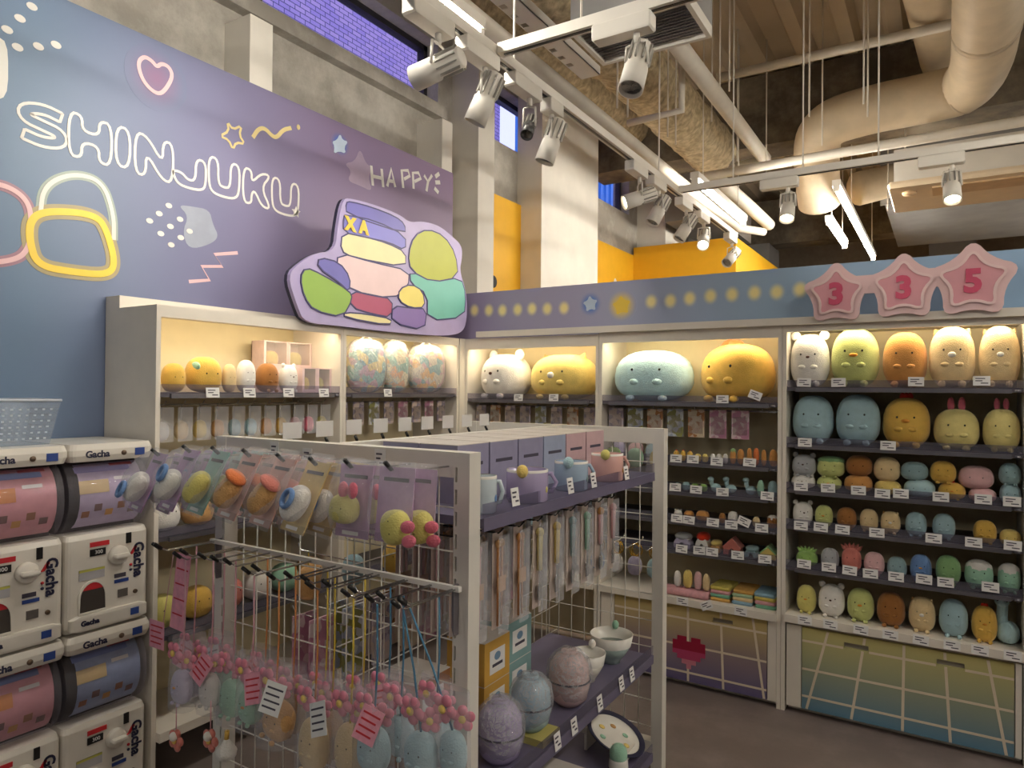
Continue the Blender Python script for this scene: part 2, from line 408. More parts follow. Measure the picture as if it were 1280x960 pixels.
# letters of SHINJUKU: closed outlines in a unit box
def thick(path, w_):
    L = []; R_ = []; N = len(path)
    for i in range(N):
        a = path[max(i - 1, 0)]; b = path[min(i + 1, N - 1)]
        dx, dz = b[0] - a[0], b[1] - a[1]; l = math.hypot(dx, dz) or 1
        L.append((path[i][0] - dz / l * w_, path[i][1] + dx / l * w_)); R_.append((path[i][0] + dz / l * w_, path[i][1] - dx / l * w_))
    return L + R_[::-1]
GL = {
 'S': thick(smooth_loop([(.88, .86), (.5, .95), (.12, .82), (.14, .58), (.5, .5), (.86, .42), (.88, .16), (.5, .05), (.1, .14)], 2, False), .13),
 'H': [(0, 0), (.3, 0), (.3, .38), (.7, .38), (.7, 0), (1, 0), (1, 1), (.7, 1), (.7, .64), (.3, .64), (.3, 1), (0, 1)],
 'I': [(0, 0), (1, 0), (1, 1), (0, 1)],
 'N': [(0, 0), (.28, 0), (.28, .6), (.7, 0), (1, 0), (1, 1), (.72, 1), (.72, .42), (.3, 1), (0, 1)],
 'J': [(.0, .28), (.14, .02), (.5, -.03), (.9, .02), (1, .25), (1, 1), (.68, 1), (.68, .3), (.45, .22), (.25, .42), (0, .42)],
 'U': [(0, 1), (0, .3), (.1, .02), (.5, -.03), (.9, .02), (1, .3), (1, 1), (.7, 1), (.7, .3), (.5, .24), (.3, .3), (.3, 1)],
 'K': [(0, 0), (.3, 0), (.3, .3), (.42, .42), (.68, 0), (1.02, 0), (.64, .56), (1, 1), (.66, 1), (.3, .62), (.3, 1), (0, 1)]}
for ch, x0, yt0, x1, yb0, yb1 in (('S', 23, 124, 83, 172, 186), ('H', 86, 139, 139, 193, 206), ('I', 145, 157, 162, 206, 210), ('N', 169, 165, 216, 216, 226), ('J', 217, 190, 257, 229, 236),
                             ('U', 261, 195, 299, 240, 247), ('K', 304, 209, 338, 252, 260), ('U', 340, 221, 373, 263, 268)):
    a = wpt(x0, yt0); b = wpt(x1, (yb0 + yb1) / 2 + 2); y0, y1 = a[0], b[0]
    z1 = a[1]; z0 = wpt(x0, yb0)[1]
    pts = [(y0 + u * (y1 - y0), z0 + v * (z1 - z0)) for u, v in (smooth_loop(GL[ch], 2) if ch != 'S' else GL[ch])]
    wall_print('neon_letter', NEON, [pts], .011)
u0, z0 = wpt(370, 265); wall_print('neon_star', NEON, [[(u0 + a * .03, z0 + b * .03) for a, b in star_pts(1)]])
def wpoly(pts, it=2, closed=True): return smooth_loop([wpt(*p) for p in pts], it, closed)
wall_print('neon_heart', NEONP, [wpoly([(172, 78), (180, 70), (190, 76), (196, 84), (202, 79), (212, 84), (216, 96), (207, 112), (199, 118), (188, 112), (177, 98)])], .016)
wall_print('neon_star', NEONY, [wpoly([(284, 152), (291, 162), (302, 157), (299, 169), (306, 180), (295, 178), (291, 187), (286, 175), (275, 170), (286, 164)], 1)], .011)
wall_print('neon_squiggle', NEONY, [wpoly([(316, 172), (323, 161), (331, 160), (340, 170), (346, 172), (354, 162), (364, 160)], 2, False)], .02, False)
o = wall_print('neon_dot', NEONY, [[(wpt(373, 159)[0] + .011 * math.cos(k * PI / 8), wpt(373, 159)[1] + .014 * math.sin(k * PI / 8)) for k in range(16)]])
for q in ((40, 8), (25, 23), (9, 37), (22, 59), (48, 58), (70, 56), (211, 257), (199, 267), (187, 276), (213, 283), (225, 274), (201, 292), (237, 289), (226, 297), (214, 306)):
    u, z = wpt(*q); r = .017 if q[1] < 100 else .014
    wall_print('neon_dot', NEON, [[(u + r * 1.1 * math.cos(k * PI / 8), z + r * .8 * math.sin(k * PI / 8)) for k in range(16)]])
wall_print('neon_zigzag', NEONP, [[wpt(*p) for p in ((236, 352), (262, 350), (252, 333), (278, 333), (268, 318), (297, 316))]], .016, False)
wall_print('neon_corner', NEON, [wpoly([(-30, 40), (0, 50), (4, 64), (4, 108), (-2, 120), (-30, 122)], 1, False)], .03, False)
o = wall_print('blue_star', mat('star_pale_blue', (190, 206, 224), .5), [wpoly([(425, 167), (428, 175), (435, 177), (430, 184), (432, 192), (424, 189), (417, 192), (418, 183), (415, 177), (421, 175)], 1)], d=-.003)
wall_glow(425, 180, .075, .07, 'glow_blue', (60, 104, 190), .9, .3)
wall_glow(196, 98, .14, .14, 'glow_rose', (150, 84, 120), .5)
# soft neon loops (plain shapes)
for key, m, c, pts, wd in (('glow_pale', NEON, (190, 200, 170), [(50, 270), (54, 232), (90, 216), (128, 226), (142, 268), (142, 300)], .016),
                        ('glow_yel', NEONG, (206, 176, 60), [(36, 300), (38, 272), (62, 263), (120, 268), (134, 290), (144, 330), (134, 344), (90, 340), (46, 332)], .026),
                        ('glow_pk', NEONP, (196, 120, 120), [(-40, 232), (0, 228), (34, 248), (40, 280), (36, 310), (20, 326), (-40, 330)], .018)):
    cl = key == 'glow_yel'
    dz_ = {'glow_pale': 0, 'glow_yel': .0012, 'glow_pk': .0006}[key]
    wall_print('neon_loop', m, [wpoly(pts, 3, cl)], wd, cl, d=-.0028 - dz_)
    e_ = stop_at(MSTOPS, (1.35 + .5) / 4.3); wall_print('neon_loop_halo', glow_print(key, c, 1.5, 1.8, .5, e_), [wpoly(pts, 3, cl)], wd * 2.2, cl, d=-.001 - dz_ * .5)
# HAPPY
for ch, strokes in (('H', [[(464, 207), (466, 232)], [(477, 211), (479, 234)], [(465, 220), (478, 223)]]), ('A', [[(484, 233), (489, 211), (494, 234)], [(486, 226), (493, 227)]]),
                    ('P', [[(504, 235), (502, 213), (510, 213), (512, 220), (505, 224)]]), ('P', [[(517, 236), (516, 216), (523, 216), (526, 223), (518, 227)]]), ('Y', [[(530, 219), (535, 227), (540, 219)], [(535, 227), (533, 239)]]),
                    ('ray', [[(544, 221), (549, 217)], [(544, 228), (550, 228)], [(543, 235), (548, 241)]])):
    wall_print('happy_letter' if ch != 'ray' else 'printed_ray', NEON, [[wpt(*p) for p in st] for st in strokes], .02 if ch != 'ray' else .026, False)
wall_print('soft_star_print', mat('dusty_lilac', (158, 140, 164), .5), [wpoly([(450, 184), (458, 206), (466, 208), (460, 222), (466, 240), (450, 232), (434, 226), (440, 214), (430, 204), (444, 202)], 2)], d=-.0006)
wall_print('soft_cloud_print', mat('dusty_blue', (150, 156, 172), .5), [wpoly([(222, 256), (240, 258), (262, 262), (266, 280), (274, 296), (262, 306), (236, 312), (228, 290), (236, 270)], 2)], d=-.0006)

# ---------------------------------------------------------------- fascia above the back shelving
FY = 3.56
FSTOPS = [(0, (150, 138, 172)), (.3, (166, 162, 190)), (.6, (156, 180, 204)), (1, (136, 170, 204))]
FAS = grad('fascia_print', FSTOPS, 'X', -2.8, .6, .5)
fascia = struct(MB().b(-2.85, 1.25, FY, FY + .03, 1.815, 2.105).build('trim_10', FAS), 'lilac to blue fascia board with a row of printed yellow dots')
def fpt(px, py):
    h = hit(px, py, y=FY - .001); return (h.x, h.z)
for px, py in ((593, 388), (611, 388), (628, 388), (647, 387), (665, 386), (684, 386), (705, 385), (814, 377), (838, 376), (862, 373), (888, 370), (915, 368), (943, 366), (971, 365), (1000, 362)):
    u, z = fpt(px, py)
    MB().prism([(.044 * math.cos(k * PI / 12), .05 * math.sin(k * PI / 12)) for k in range(24)], -.001, 0).build('yellow_dot', glow_print('dot_yellow_%d' % px, (246, 232, 164), .25, 1, 1, stop_at(FSTOPS, (u + 2.8) / 3.4)), fascia, (u, FY, z))
for (px, py, m, gk, gc, s) in ((738, 380, mat('star_pale_blue', (190, 206, 224)), 'glow_blue2', (88, 130, 200), .05), (777, 382, NEONG, 'glow_gold', (232, 204, 100), .06)):
    u, z = fpt(px, py)
    MB().prism(smooth_loop([(a * s, b * s) for a, b in star_pts(1, .55, 96)], 1), -.002, 0).build('star_print', m, fascia, (u, FY, z))
    MB().prism([(s * 1.5 * math.cos(k * PI / 12), s * 1.5 * math.sin(k * PI / 12)) for k in range(24)], -.001, 0).build('printed_glow', glow_print(gk, gc, .3, 1, 1, stop_at(FSTOPS, (u + 2.8) / 3.4)), fascia, (u, FY, z))

# ================================================================== CEILING SYSTEMS
TZ = 2.8; TX = -1.5
def pipe(name, pts, r, m, label, cat='pipe', group=None, n=12, sub=None):
    base = Vector(pts[0])
    o = MB().tube([Vector(p) - base for p in pts], r, n).build(name, m, None, base)
    return tag(o, label, cat, group)
def track(name, a, b, label, hangers):
    a, b = Vector(a), Vector(b); d = (b - a).normalized(); s = Vector((-d.y, d.x, 0)) * .018
    t = thing(name, label, 'light track', a)
    L = (b - a).length; rz = math.atan2(d.y, d.x)
    MB().b(0, L, -.022, .022, 0, .04).build('rail', WPAINT, t, None, (0, 0, rz))
    MB().b(.02, L - .02, -.006, .006, -.003, 0).build('slot', BLACK, t, None, (0, 0, rz))
    for h in hangers: MB().tube([(h, 0, .04), (h, 0, 4.425 - TZ)], .005, 6).build('hanger_rod', WPAINT, t, None, (0, 0, rz))
    return t
track('light_track', (TX, -.5, TZ), (TX, 5.95, TZ), 'long white lighting track running alongside the mural wall', (.6, 2.9, 4.6))
track('light_track', (TX + .03, 2.25, TZ), (3, 2.25, TZ), 'white cross track joining the long track near the ceiling grille', (.35, .8, 2))
track('light_track', (TX + .03, 4.42, TZ), (3, 4.42, TZ), 'white cross track with two lit spotlights above the back shelving', (.34, .75, 1.15, 2.1))
LENS = emis('spot_lens', (255, 240, 205), 14); LENSOFF = mat('spot_lens_off', (210, 206, 196), .3)
FINM = mat('heat_sink', (170, 166, 158), .5, .3)
def spotlight(px, py, aim, label, lit=False, power=0, rail='y', head_m=None, size=1.0, cone=60, back=.16):
    """adapter on the rail, yoke, finned body and barrel; aim is a world point"""
    if rail == 'y': p = hit(px, py, z=TZ); p = Vector((TX, hit(px, py, x=TX).y, TZ))
    else: p = Vector((hit(px, py, y=rail).x, rail, TZ))
    t = thing('track_spotlight', label, 'spotlight', (p.x, p.y, p.z))
    ax = 'y' if rail == 'y' else 'x'
    bx = (-.03, .03, -back, .06) if ax == 'y' else (-back, .06, -.03, .03)
    MB().b(bx[0], bx[1], bx[2], bx[3], -.062, -.003, ch=.006).build('adapter', WPAINT, t)
    c = Vector((0, 0, -.18)); d = (Vector(aim) - (p + c)).normalized()
    side = d.cross(Vector((0, 0, 1))).normalized()
    y = MB(); y.tube([(0, 0, -.06), (0, 0, -.095)], .012, 8)
    for sgn in (-1, 1): y.tube([Vector((0, 0, -.095)), Vector((0, 0, -.1)) + side * sgn * .04 * size, c + side * sgn * .045 * size], .005, 6)
    y.build('yoke', WPAINT, t)
    q = d.to_track_quat('Z', 'Y').to_matrix().to_4x4(); Mx = Matrix.Translation(c) @ q
    hm = head_m or WPAINT
    MB().lathe([(.03 * size, -.1 * size), (.036 * size, -.095 * size), (.036 * size, 0), (.042 * size, .004), (.044 * size, .1 * size), (.04 * size, .1 * size), (.036 * size, .085 * size)], 20, M=Mx).build('barrel', hm, t)
    for k in range(10):
        a = 2 * PI * k / 10
        MB().b(.03 * size, .045 * size, -.0025, .0025, -.09 * size, -.01 * size, M=Mx @ Matrix.Rotation(a, 4, 'Z')).build('fin', FINM, t)
    MB().lathe([(0, .086 * size), (.036 * size, .086 * size)], 20, M=Mx).build('lens', LENS if lit else LENSOFF, t)
    if power:
        ld = bpy.data.lights.new('spot_beam', 'SPOT'); ld.energy = power; ld.color = (1, .9, .74); ld.spot_size = math.radians(cone); ld.spot_blend = .8; ld.shadow_soft_size = .03
        lo = bpy.data.objects.new('spot_beam', ld); COL.objects.link(lo); lo.parent = t
        lo.matrix_local = Matrix.Translation(c + d * .12 * size) @ d.to_track_quat('-Z', 'Y').to_matrix().to_4x4()
    return t
spotlight(548, 30, hit(205, 245, x=-2.87), 'white track spotlight aimed at the SHINJUKU lettering', True, SPOT, cone=62)
spotlight(607, 84, (-2.3, 2.0, .9), 'white track spotlight tilted down beside the cross track joint', False)
o = spotlight(662, 122, (-1.2, 1.2, .8), 'round security camera with black lens on the long track', False, 0, head_m=mat('camera_smoke', (70, 68, 68), .3), size=.62)
o.name = 'security_camera'; o['category'] = 'camera'
spotlight(690, 135, (-2.2, 2.4, .4), 'white track spotlight right after the black security camera', False, back=.06)
spotlight(796, 12, (-1.0, 1.5, .9), 'white track spotlight below the ceiling grille on the cross track', False, rail=2.25)
spotlight(800, 200, (-2.6, 2.9, 2.1), 'white track spotlight pointing at the cut-out board', True, SPOT * .8, cone=64)
spotlight(824, 216, (-1.9, 3.6, 1.5), 'white track spotlight with black end cap on the long track', False)
spotlight(858, 240, (-2.2, 4.0, 1.2), 'dim white track spotlight near the crossing of the far tracks', False)
spotlight(880, 256, (-1.1, 3.2, 1.0), 'lit track spotlight just past the crossing of the far tracks', True, SPOT * .6, cone=80)
spotlight(915, 285, (-1.9, 4.6, 1.6), 'white track spotlight at the far end of the long track', False)
spotlight(985, 225, (-.75, 3.6, 1.2), 'lit spotlight above the yellow dots of the fascia', True, SPOT * .7, rail=4.42, cone=90)
spotlight(1190, 195, (.1, 3.5, .9), 'lit spotlight under the big air duct', True, SPOT * .7, rail=4.42, cone=90)

TUBE = emis('fluorescent_tube', (255, 249, 236), FLUO)
def fluorescent(x, y0, y1, z, label, group=None, wd=.06, off='', hang=(.2, .2)):
    t = thing('fluorescent_fixture' + off, label, 'ceiling light', (x, y0, z), group=group); L = y1 - y0
    MB().b(-wd / 2, wd / 2, 0, L, .03, .075).build('housing', WPAINT, t)
    MB().tube([(0, .02, .012), (0, L - .02, .012)], .018, 10).build('tube' + off, TUBE, t)
    for yy in (.012, L - .012): MB().b(-.022, .022, yy - .012, yy + .012, -.012, .03).build('lamp_holder', WPAINT, t)
    for yy in (hang[0], L - hang[1]): MB().tube([(0, yy, .075), (0, yy, 4.425 - z)], .005, 6).build('hanger_rod', WPAINT, t)
p0 = hit(600, 48, z=2.98)
fluorescent(p0.x, p0.y - 1.3, p0.y, 2.98, 'lit fluorescent fixture beside the long track above the mural')
a = hit(868, 228, z=2.95); b = hit(916, 282, z=2.95)
fluorescent(a.x, a.y, b.y, 2.95, 'lit fluorescent fixture above the crossing of the far tracks')
a = hit(1036, 238, z=3.05); b = hit(1098, 324, z=3.05)
fluorescent((a.x + b.x) / 2, a.y, b.y, 3.05, 'long lit fluorescent fixture behind the star sign', hang=(1.0, .2))
a = hit(1031, 280, z=3.0); b = hit(1060, 309, z=3.0)
fluorescent((a.x + b.x) / 2, a.y, b.y, 3.0, 'short lit fluorescent fixture beside the long one behind the star sign')
for (x, y) in ((-1.6, -2.6), (1.2, -2.4), (1.2, .6), (1.2, 2.6), (3.4, 0), (3.4, 3), (3.2, 6), (1.6, 8.5), (2.2, 7.2)):
    fluorescent(x, y, y + 1.25, 2.98, 'lit fluorescent fixture hanging in the rest of the shop', 'shop fluorescents', off='_offscreen')
# pipes
PIPE = mat('pipe_white', (214, 206, 192), .45, var=.05)
a, b = hit(568, 0, z=3.1), hit(955, 290, z=3.1)
pipe('sprinkler_pipe', [(a.x, 0, 3.1), (a.x, b.y - .3, 3.1), (b.x, b.y, 3.1)], .038, PIPE, 'long white pipe running beside the long lighting track', group=None)
a, b = hit(850, 60, z=3.5), hit(962, 200, z=3.5)
pipe('sprinkler_pipe', [(a.x, a.y - .6, 3.5), (a.x, b.y - .05, 3.5), (b.x - .02, b.y + .02, 3.5), (b.x - .28, b.y + .02, 3.48)], .055, PIPE, 'thick white pipe running away from the ceiling grille')
a, b = hit(860, 106, z=3.93), hit(1188, 23, z=3.93)
pipe('sprinkler_pipe', [(-1.5, a.y, 3.93), (2.5, a.y, 3.93)], .034, PIPE, 'white cross pipe under the steel deck in front of the big duct')
a, b = hit(866, 223, z=3.25), hit(1270, 144, z=3.25)
pipe('sprinkler_pipe', [(a.x, a.y, 3.25), (3, b.y, 3.25)], .035, PIPE, 'white cross pipe just above the far lighting track')
a, b = hit(785, 154, z=3.3), hit(852, 138, z=3.3)
pipe('sprinkler_pipe', [(a.x, a.y, 3.3), (b.x, b.y, 3.3), (b.x, b.y, 3.7)], .024, PIPE, 'short white pipe branch under the sprayed beam')
a, b = hit(895, 200, z=3.45), hit(952, 240, z=3.3)
pipe('sprinkler_pipe', [(a.x, a.y, 3.3), (a.x + .05, a.y + .8, 3.27), (a.x + .06, a.y + 1.8, 3.27)], .06, PIPE, 'stubby white pipe end behind the far lighting track')
# hanger rods
for i, (px, py, z) in enumerate(((835, 100, 3.2), (845, 110, 3.2), (912, 45, 3.4), (922, 130, 3.3), (1012, 60, 3.3), (1028, 105, 3.3), (1080, 40, 3.3), (1085, 60, 3.3), (958, 150, 3.3), (890, 90, 3.4), (1110, 190, 3.2), (772, 60, 3.1), (785, 90, 3.1), (900, 60, 3.5))):
    p = hit(px, py, z=3.75)
    if abs(p.x + 1.82) < .26: p = hit(px, py, x=-1.575)
    pipe('hanger_rod', [(p.x, p.y, z), (p.x, p.y, 4.425)], .006, PIPE, 'thin threaded hanger rod dropping from the steel deck', 'rod', 'ceiling hanger rods', 6)
# sprayed beams
SPR = mat('rockwool_spray', (176, 160, 130), 1, var=.4, scale=22, bump=1, bscale=26)
def sprayed_beam(pts, r, label, seed, mt):
    g = random.Random(seed); base = Vector(pts[0]); path = []
    for a, b in zip(pts, pts[1:]):
        a, b = Vector(a), Vector(b); k = int((b - a).length / .07)
        path += [a.lerp(b, i / k) - base for i in range(k)]
    path.append(Vector(pts[-1]) - base)
    m = MB().tube(path, [r * g.uniform(.94, 1.06) for _ in path], 22)
    m.v = [(v[0] + g.uniform(-.012, .012), v[1], v[2] + g.uniform(-.012, .012)) for v in m.v]
    o = m.build('sprayed_beam', mt, None, base); tag(o, label, 'beam')
sprayed_beam([(-1.82, 2.5, 3.72), (-1.82, 6.405, 3.72)], .21, 'beam coated in shaggy tan fireproofing running under the deck', 1, SPR)
sprayed_beam([(-2.635, 2.0, 4.1), (-2.635, 6.405, 4.1)], .2, 'shaggy fireproofed beam along the top of the window wall', 4, SPR)
for y, z, l in ((6.6, 4.05, 'dark mottled crossbeam at the end of the nearest deck bay'), (10.5, 3.95, 'dark mottled crossbeam deep in the neighbouring shop')):
    o = MB().b(-3.1, 6, -.2, .2, -.35, .28).build('crossbeam', DARKC, None, (0, y, z)); tag(o, l, 'beam')
tag(MB().b(-2.6, -2.05, 0, 1.6, 0, .5).build('ceiling_gap_box', mat('gap_box_grey', (118, 112, 106), .7), None, (0, 7.3, 3.35)), 'grey stand-in box for a dark ceiling opening past the window wall', 'duct')  # plain box added in place of a dark opening in the ceiling
# insulated ducts
DUCT = mat('duct_jacket', (206, 188, 160), .5, var=.1, scale=6, bump=.35, bscale=14)
def sm3(pts, it=2):
    pts = [Vector(p) for p in pts]
    for _ in range(it):
        o = [pts[0]]
        for a, b in zip(pts, pts[1:]): o += [a.lerp(b, .25), a.lerp(b, .75)]
        pts = o + [pts[-1]]
    return pts
D1 = sm3([(.21, 1.0, 3.71), (.21, 4.6, 3.71), (.21, 5.95, 3.71), (-.1, 6.0, 3.7), (-.5, 5.98, 3.69), (-.86, 6.0, 3.64), (-.94, 6.4, 3.46), (-.95, 6.7, 3.2)], 3)
d = thing('air_duct', 'big beige insulated air duct bending behind the far track', 'duct', D1[0])
MB().tube([p - D1[0] for p in D1], .18, 24).build('jacket', DUCT, d)
for k in (6, 14, 22):
    if k < len(D1) - 1:
        MB().tube([D1[k] - D1[0], D1[k].lerp(D1[k + 1], .3) - D1[0]], .184, 24).build('seam_band', mat('duct_tape', (190, 172, 146), .4), d)
D2 = sm3([(-.15, 2.4, 4.14), (-.12, 4.6, 4.14), (-.05, 5.6, 4.14), (.0, 6.35, 4.12)], 2)
d = thing('air_duct', 'upper beige duct tucked against the deck behind the big duct', 'duct', D2[0])
MB().tube([p - D2[0] for p in D2], .17, 20).build('jacket', DUCT, d)
d = thing('supply_plenum', 'grey sheet-metal plenum box above the star sign', 'duct', (-.5, 7.6, 3.35))
GALV = mat('galvanised_sheet', (150, 148, 146), .5, .3, var=.12, scale=4)
MB().b(0, 1.5, 0, 2.4, 0, .5).build('casing', GALV, d); MB().b(-.03, 1.53, -.03, 0, -.03, .53).build('flange', GALV, d)
MB().tube([(-.2, -.25, .1), (.05, .0, .2), (.3, .4, .2)], .16, 16).build('collar', DUCT, d)
# ceiling grille
g0 = hit(890, 47, z=3.05); g1 = hit(853, 2, z=3.05)
d = thing('return_grille', 'white framed air grille with grey slats beside the cross track', 'air grille', (g0.x - .52, g1.y, 3.05))
W_, L_ = .52, g0.y - g1.y
MB().b(0, W_, 0, .02, 0, .05).b(0, W_, L_ - .02, L_, 0, .05).b(0, .02, .02, L_ - .02, 0, .05).b(W_ - .02, W_, .02, L_ - .02, 0, .05).build('frame', WPAINT, d)
for k in range(13):
    yy = .03 + (L_ - .06) * k / 12.0
    MB().b(.02, W_ - .02, -.009, .009, -.0015, .0015, M=Matrix.Translation((0, yy, .02)) @ Matrix.Rotation(.6, 4, 'X')).build('slat', mat('grille_slat', (128, 122, 116), .5), d)
MB().b(0, W_, 0, L_, .05, .3).build('box', GALV, d)
for q in ((.05, .05), (W_ - .05, L_ - .05)): MB().tube([(q[0], q[1], .3), (q[0], q[1], 1.375)], .006, 6).build('hanger_rod', PIPE, d)
# ceiling cassette air conditioner
d = thing('ceiling_air_conditioner', 'beige ceiling air conditioner with wide louver below the big duct', 'air conditioner', (-.33, 6.0, 3.05))
ACM = mat('ac_cream', (228, 208, 178), .5, var=.04)
MB().b(0, 1.5, 0, .75, .05, .3).build('casing', WPAINT, d); MB().b(-.04, 1.54, -.04, .79, 0, .05, ch=.02).build('panel', ACM, d)
MB().b(.25, 1.25, .05, .3, -.012, 0).build('louver', mat('ac_louver', (206, 176, 136), .5), d)
for xx in (.1, 1.38): MB().lathe([(0, -.02), (.045, -.02), (.05, 0)], 16, M=Matrix.Translation((xx, .14, 0))).build('corner_cap', mat('ac_louver', (206, 176, 136)), d)
for q in ((.05, .6), (1.45, .6)): MB().tube([(q[0], q[1], .3), (q[0], q[1], .67)], .008, 6).build('hanger_rod', PIPE, d)
# cable tray
a = hit(600, 0, z=3.35)
d = thing('cable_tray', 'white perforated cable tray above the long track', 'cable tray', (a.x + .1, 1.5, 3.35))
tr = MB().b(-.02, .06, 0, 2.2, 0, .005).b(-.06, -.055, 0, 2.2, 0, .05).b(.055, .06, 0, 2.2, 0, .05); yt = 0
for k in range(20): tr.b(-.055, -.02, yt, .08 + k * .1, 0, .005); yt = .12 + k * .1
tr.b(-.055, -.02, yt, 2.2, 0, .005).build('channel', WPAINT, d)
for yy, zz in ((.3, 1.075), (1.9, .19)): MB().tube([(0, yy, .005), (0, yy, zz)], .006, 6).build('hanger_rod', PIPE, d)

# ================================================================== WALL SHELVING
FYB = 3.47      # front plane of the back units (faces -y)
FXL = -2.51     # front plane of the left units (faces +x)
INTERIOR = mat('shelf_back_cream', (226, 212, 176), .6, var=.03)
METAL = mat('shelf_front_metal', (120, 118, 126), .35, .6, var=.04)
LEDM = emis('led_strip', (255, 232, 180), 6)
DEP = .355
def bay(name, label, loc, rz, W, shelves, hz0, hz1, counter=None, lit=True, ends=(1, 1), grp='wall shelving units', cornice=0):
    t = thing(name, label, 'shelf', loc, (0, 0, rz), grp)
    MB().b(0, .018, 0, DEP, 0, hz1).build('side_panel', WHITE, t)
    MB().b(W - .018, W, 0, DEP, 0, hz1).build('side_panel', WHITE, t)
    MB().b(.018, W - .018, DEP - .012, DEP, .02, hz1).build('back_panel', INTERIOR, t)
    MB().b(.018, W - .018, 0, .02, hz0, hz1).build('header', WHITE, t)
    MB().b(.018, W - .018, .02, DEP - .012, hz1 - .015, hz1).build('top_board', WHITE, t)
    if cornice: MB().b(0, W, DEP - .1, DEP, hz1, hz1 + cornice).build('cornice', WHITE, t)
    MB().b(.05, W - .05, .024, .036, hz0 + .012, hz0 + .022).build('led_strip', LEDM if lit else PAPER, t)
    ld = bpy.data.lights.new('led_light', 'AREA'); ld.shape = 'RECTANGLE'; ld.size = W - .1; ld.size_y = .02; ld.energy = LED; ld.color = (1, .87, .62)
    if lit: lo = bpy.data.objects.new('led_light', ld); COL.objects.link(lo); lo.parent = t; lo.location = (W / 2, .04, hz0 + .01); lo.rotation_euler = (math.radians(28), 0, 0)
    for z in shelves:
        s_ = MB().b(.02, W - .02, .005, DEP - .012, z - .018, z).build('shelf', SHELFD, t)
        MB().b(.06, W - .06, -.006, .005, z - .022, z - .004).build('price_rail', METAL, s_)
        MB().b(.02, W - .02, .001, .005, z - .002, z + .032).build('lip', LIP, s_)
        MB().lathe([(0, 0), (.006, 0), (.006, .02)], 8, M=Matrix.Translation((W - .05, -.002, z - .013)) @ Matrix.Rotation(PI / 2, 4, 'Y')).build('rail_end', METAL, s_)
    if counter:
        MB().b(.018, W - .018, -.025, DEP - .012, counter - .035, counter).build('counter', WHITE, t)
    return t
bay_a = bay('shelving_unit', 'white wall shelving under the mural, bay beside the capsule machines', (FXL, 1.5, 0), PI / 2, .955, (1.478, .93, .55), 1.765, 1.81, .2, cornice=.05)
bay_b = bay('shelving_unit', 'white wall shelving under the cut-out board, bay in the corner', (FXL, 2.457, 0), PI / 2, .955, (1.475, .93, .55), 1.765, 1.81, .2, cornice=.05)
bay_c = bay('shelving_unit', 'white wall shelving bay holding the big white and cream plush pair', (-2.505, FYB, 0), 0, .9, (1.445, 1.14, .99, .84, .69), 1.745, 1.81, .45)
bay_d = bay('shelving_unit', 'white wall shelving bay holding the big blue and yellow plush pair', (-1.603, FYB, 0), 0, .95, (1.445, 1.14, .99, .84, .69), 1.76, 1.815, .45)
bay_e = bay('shelving_unit', 'white wall shelving bay full of plush rows under the star sign', (-.651, FYB, 0), 0, .945, (1.525, 1.258, 1.045, .873, .68), 1.785, 1.815, .46)
bay_f = bay('shelving_unit', 'empty white wall shelving bay past the star sign', (.296, FYB, 0), 0, .945, (1.525, 1.258, 1.045, .873, .68), 1.785, 1.815, .46, lit=False)
MB().b(.1, 2.9, -.03, 0, 1.815, 1.85).build('cornice', WHITE, bay_c)
# corner filler panel
struct(MB().b(-2.865, -2.505, 3.415, 3.47, 0, 1.81).build('trim_11', WHITE))
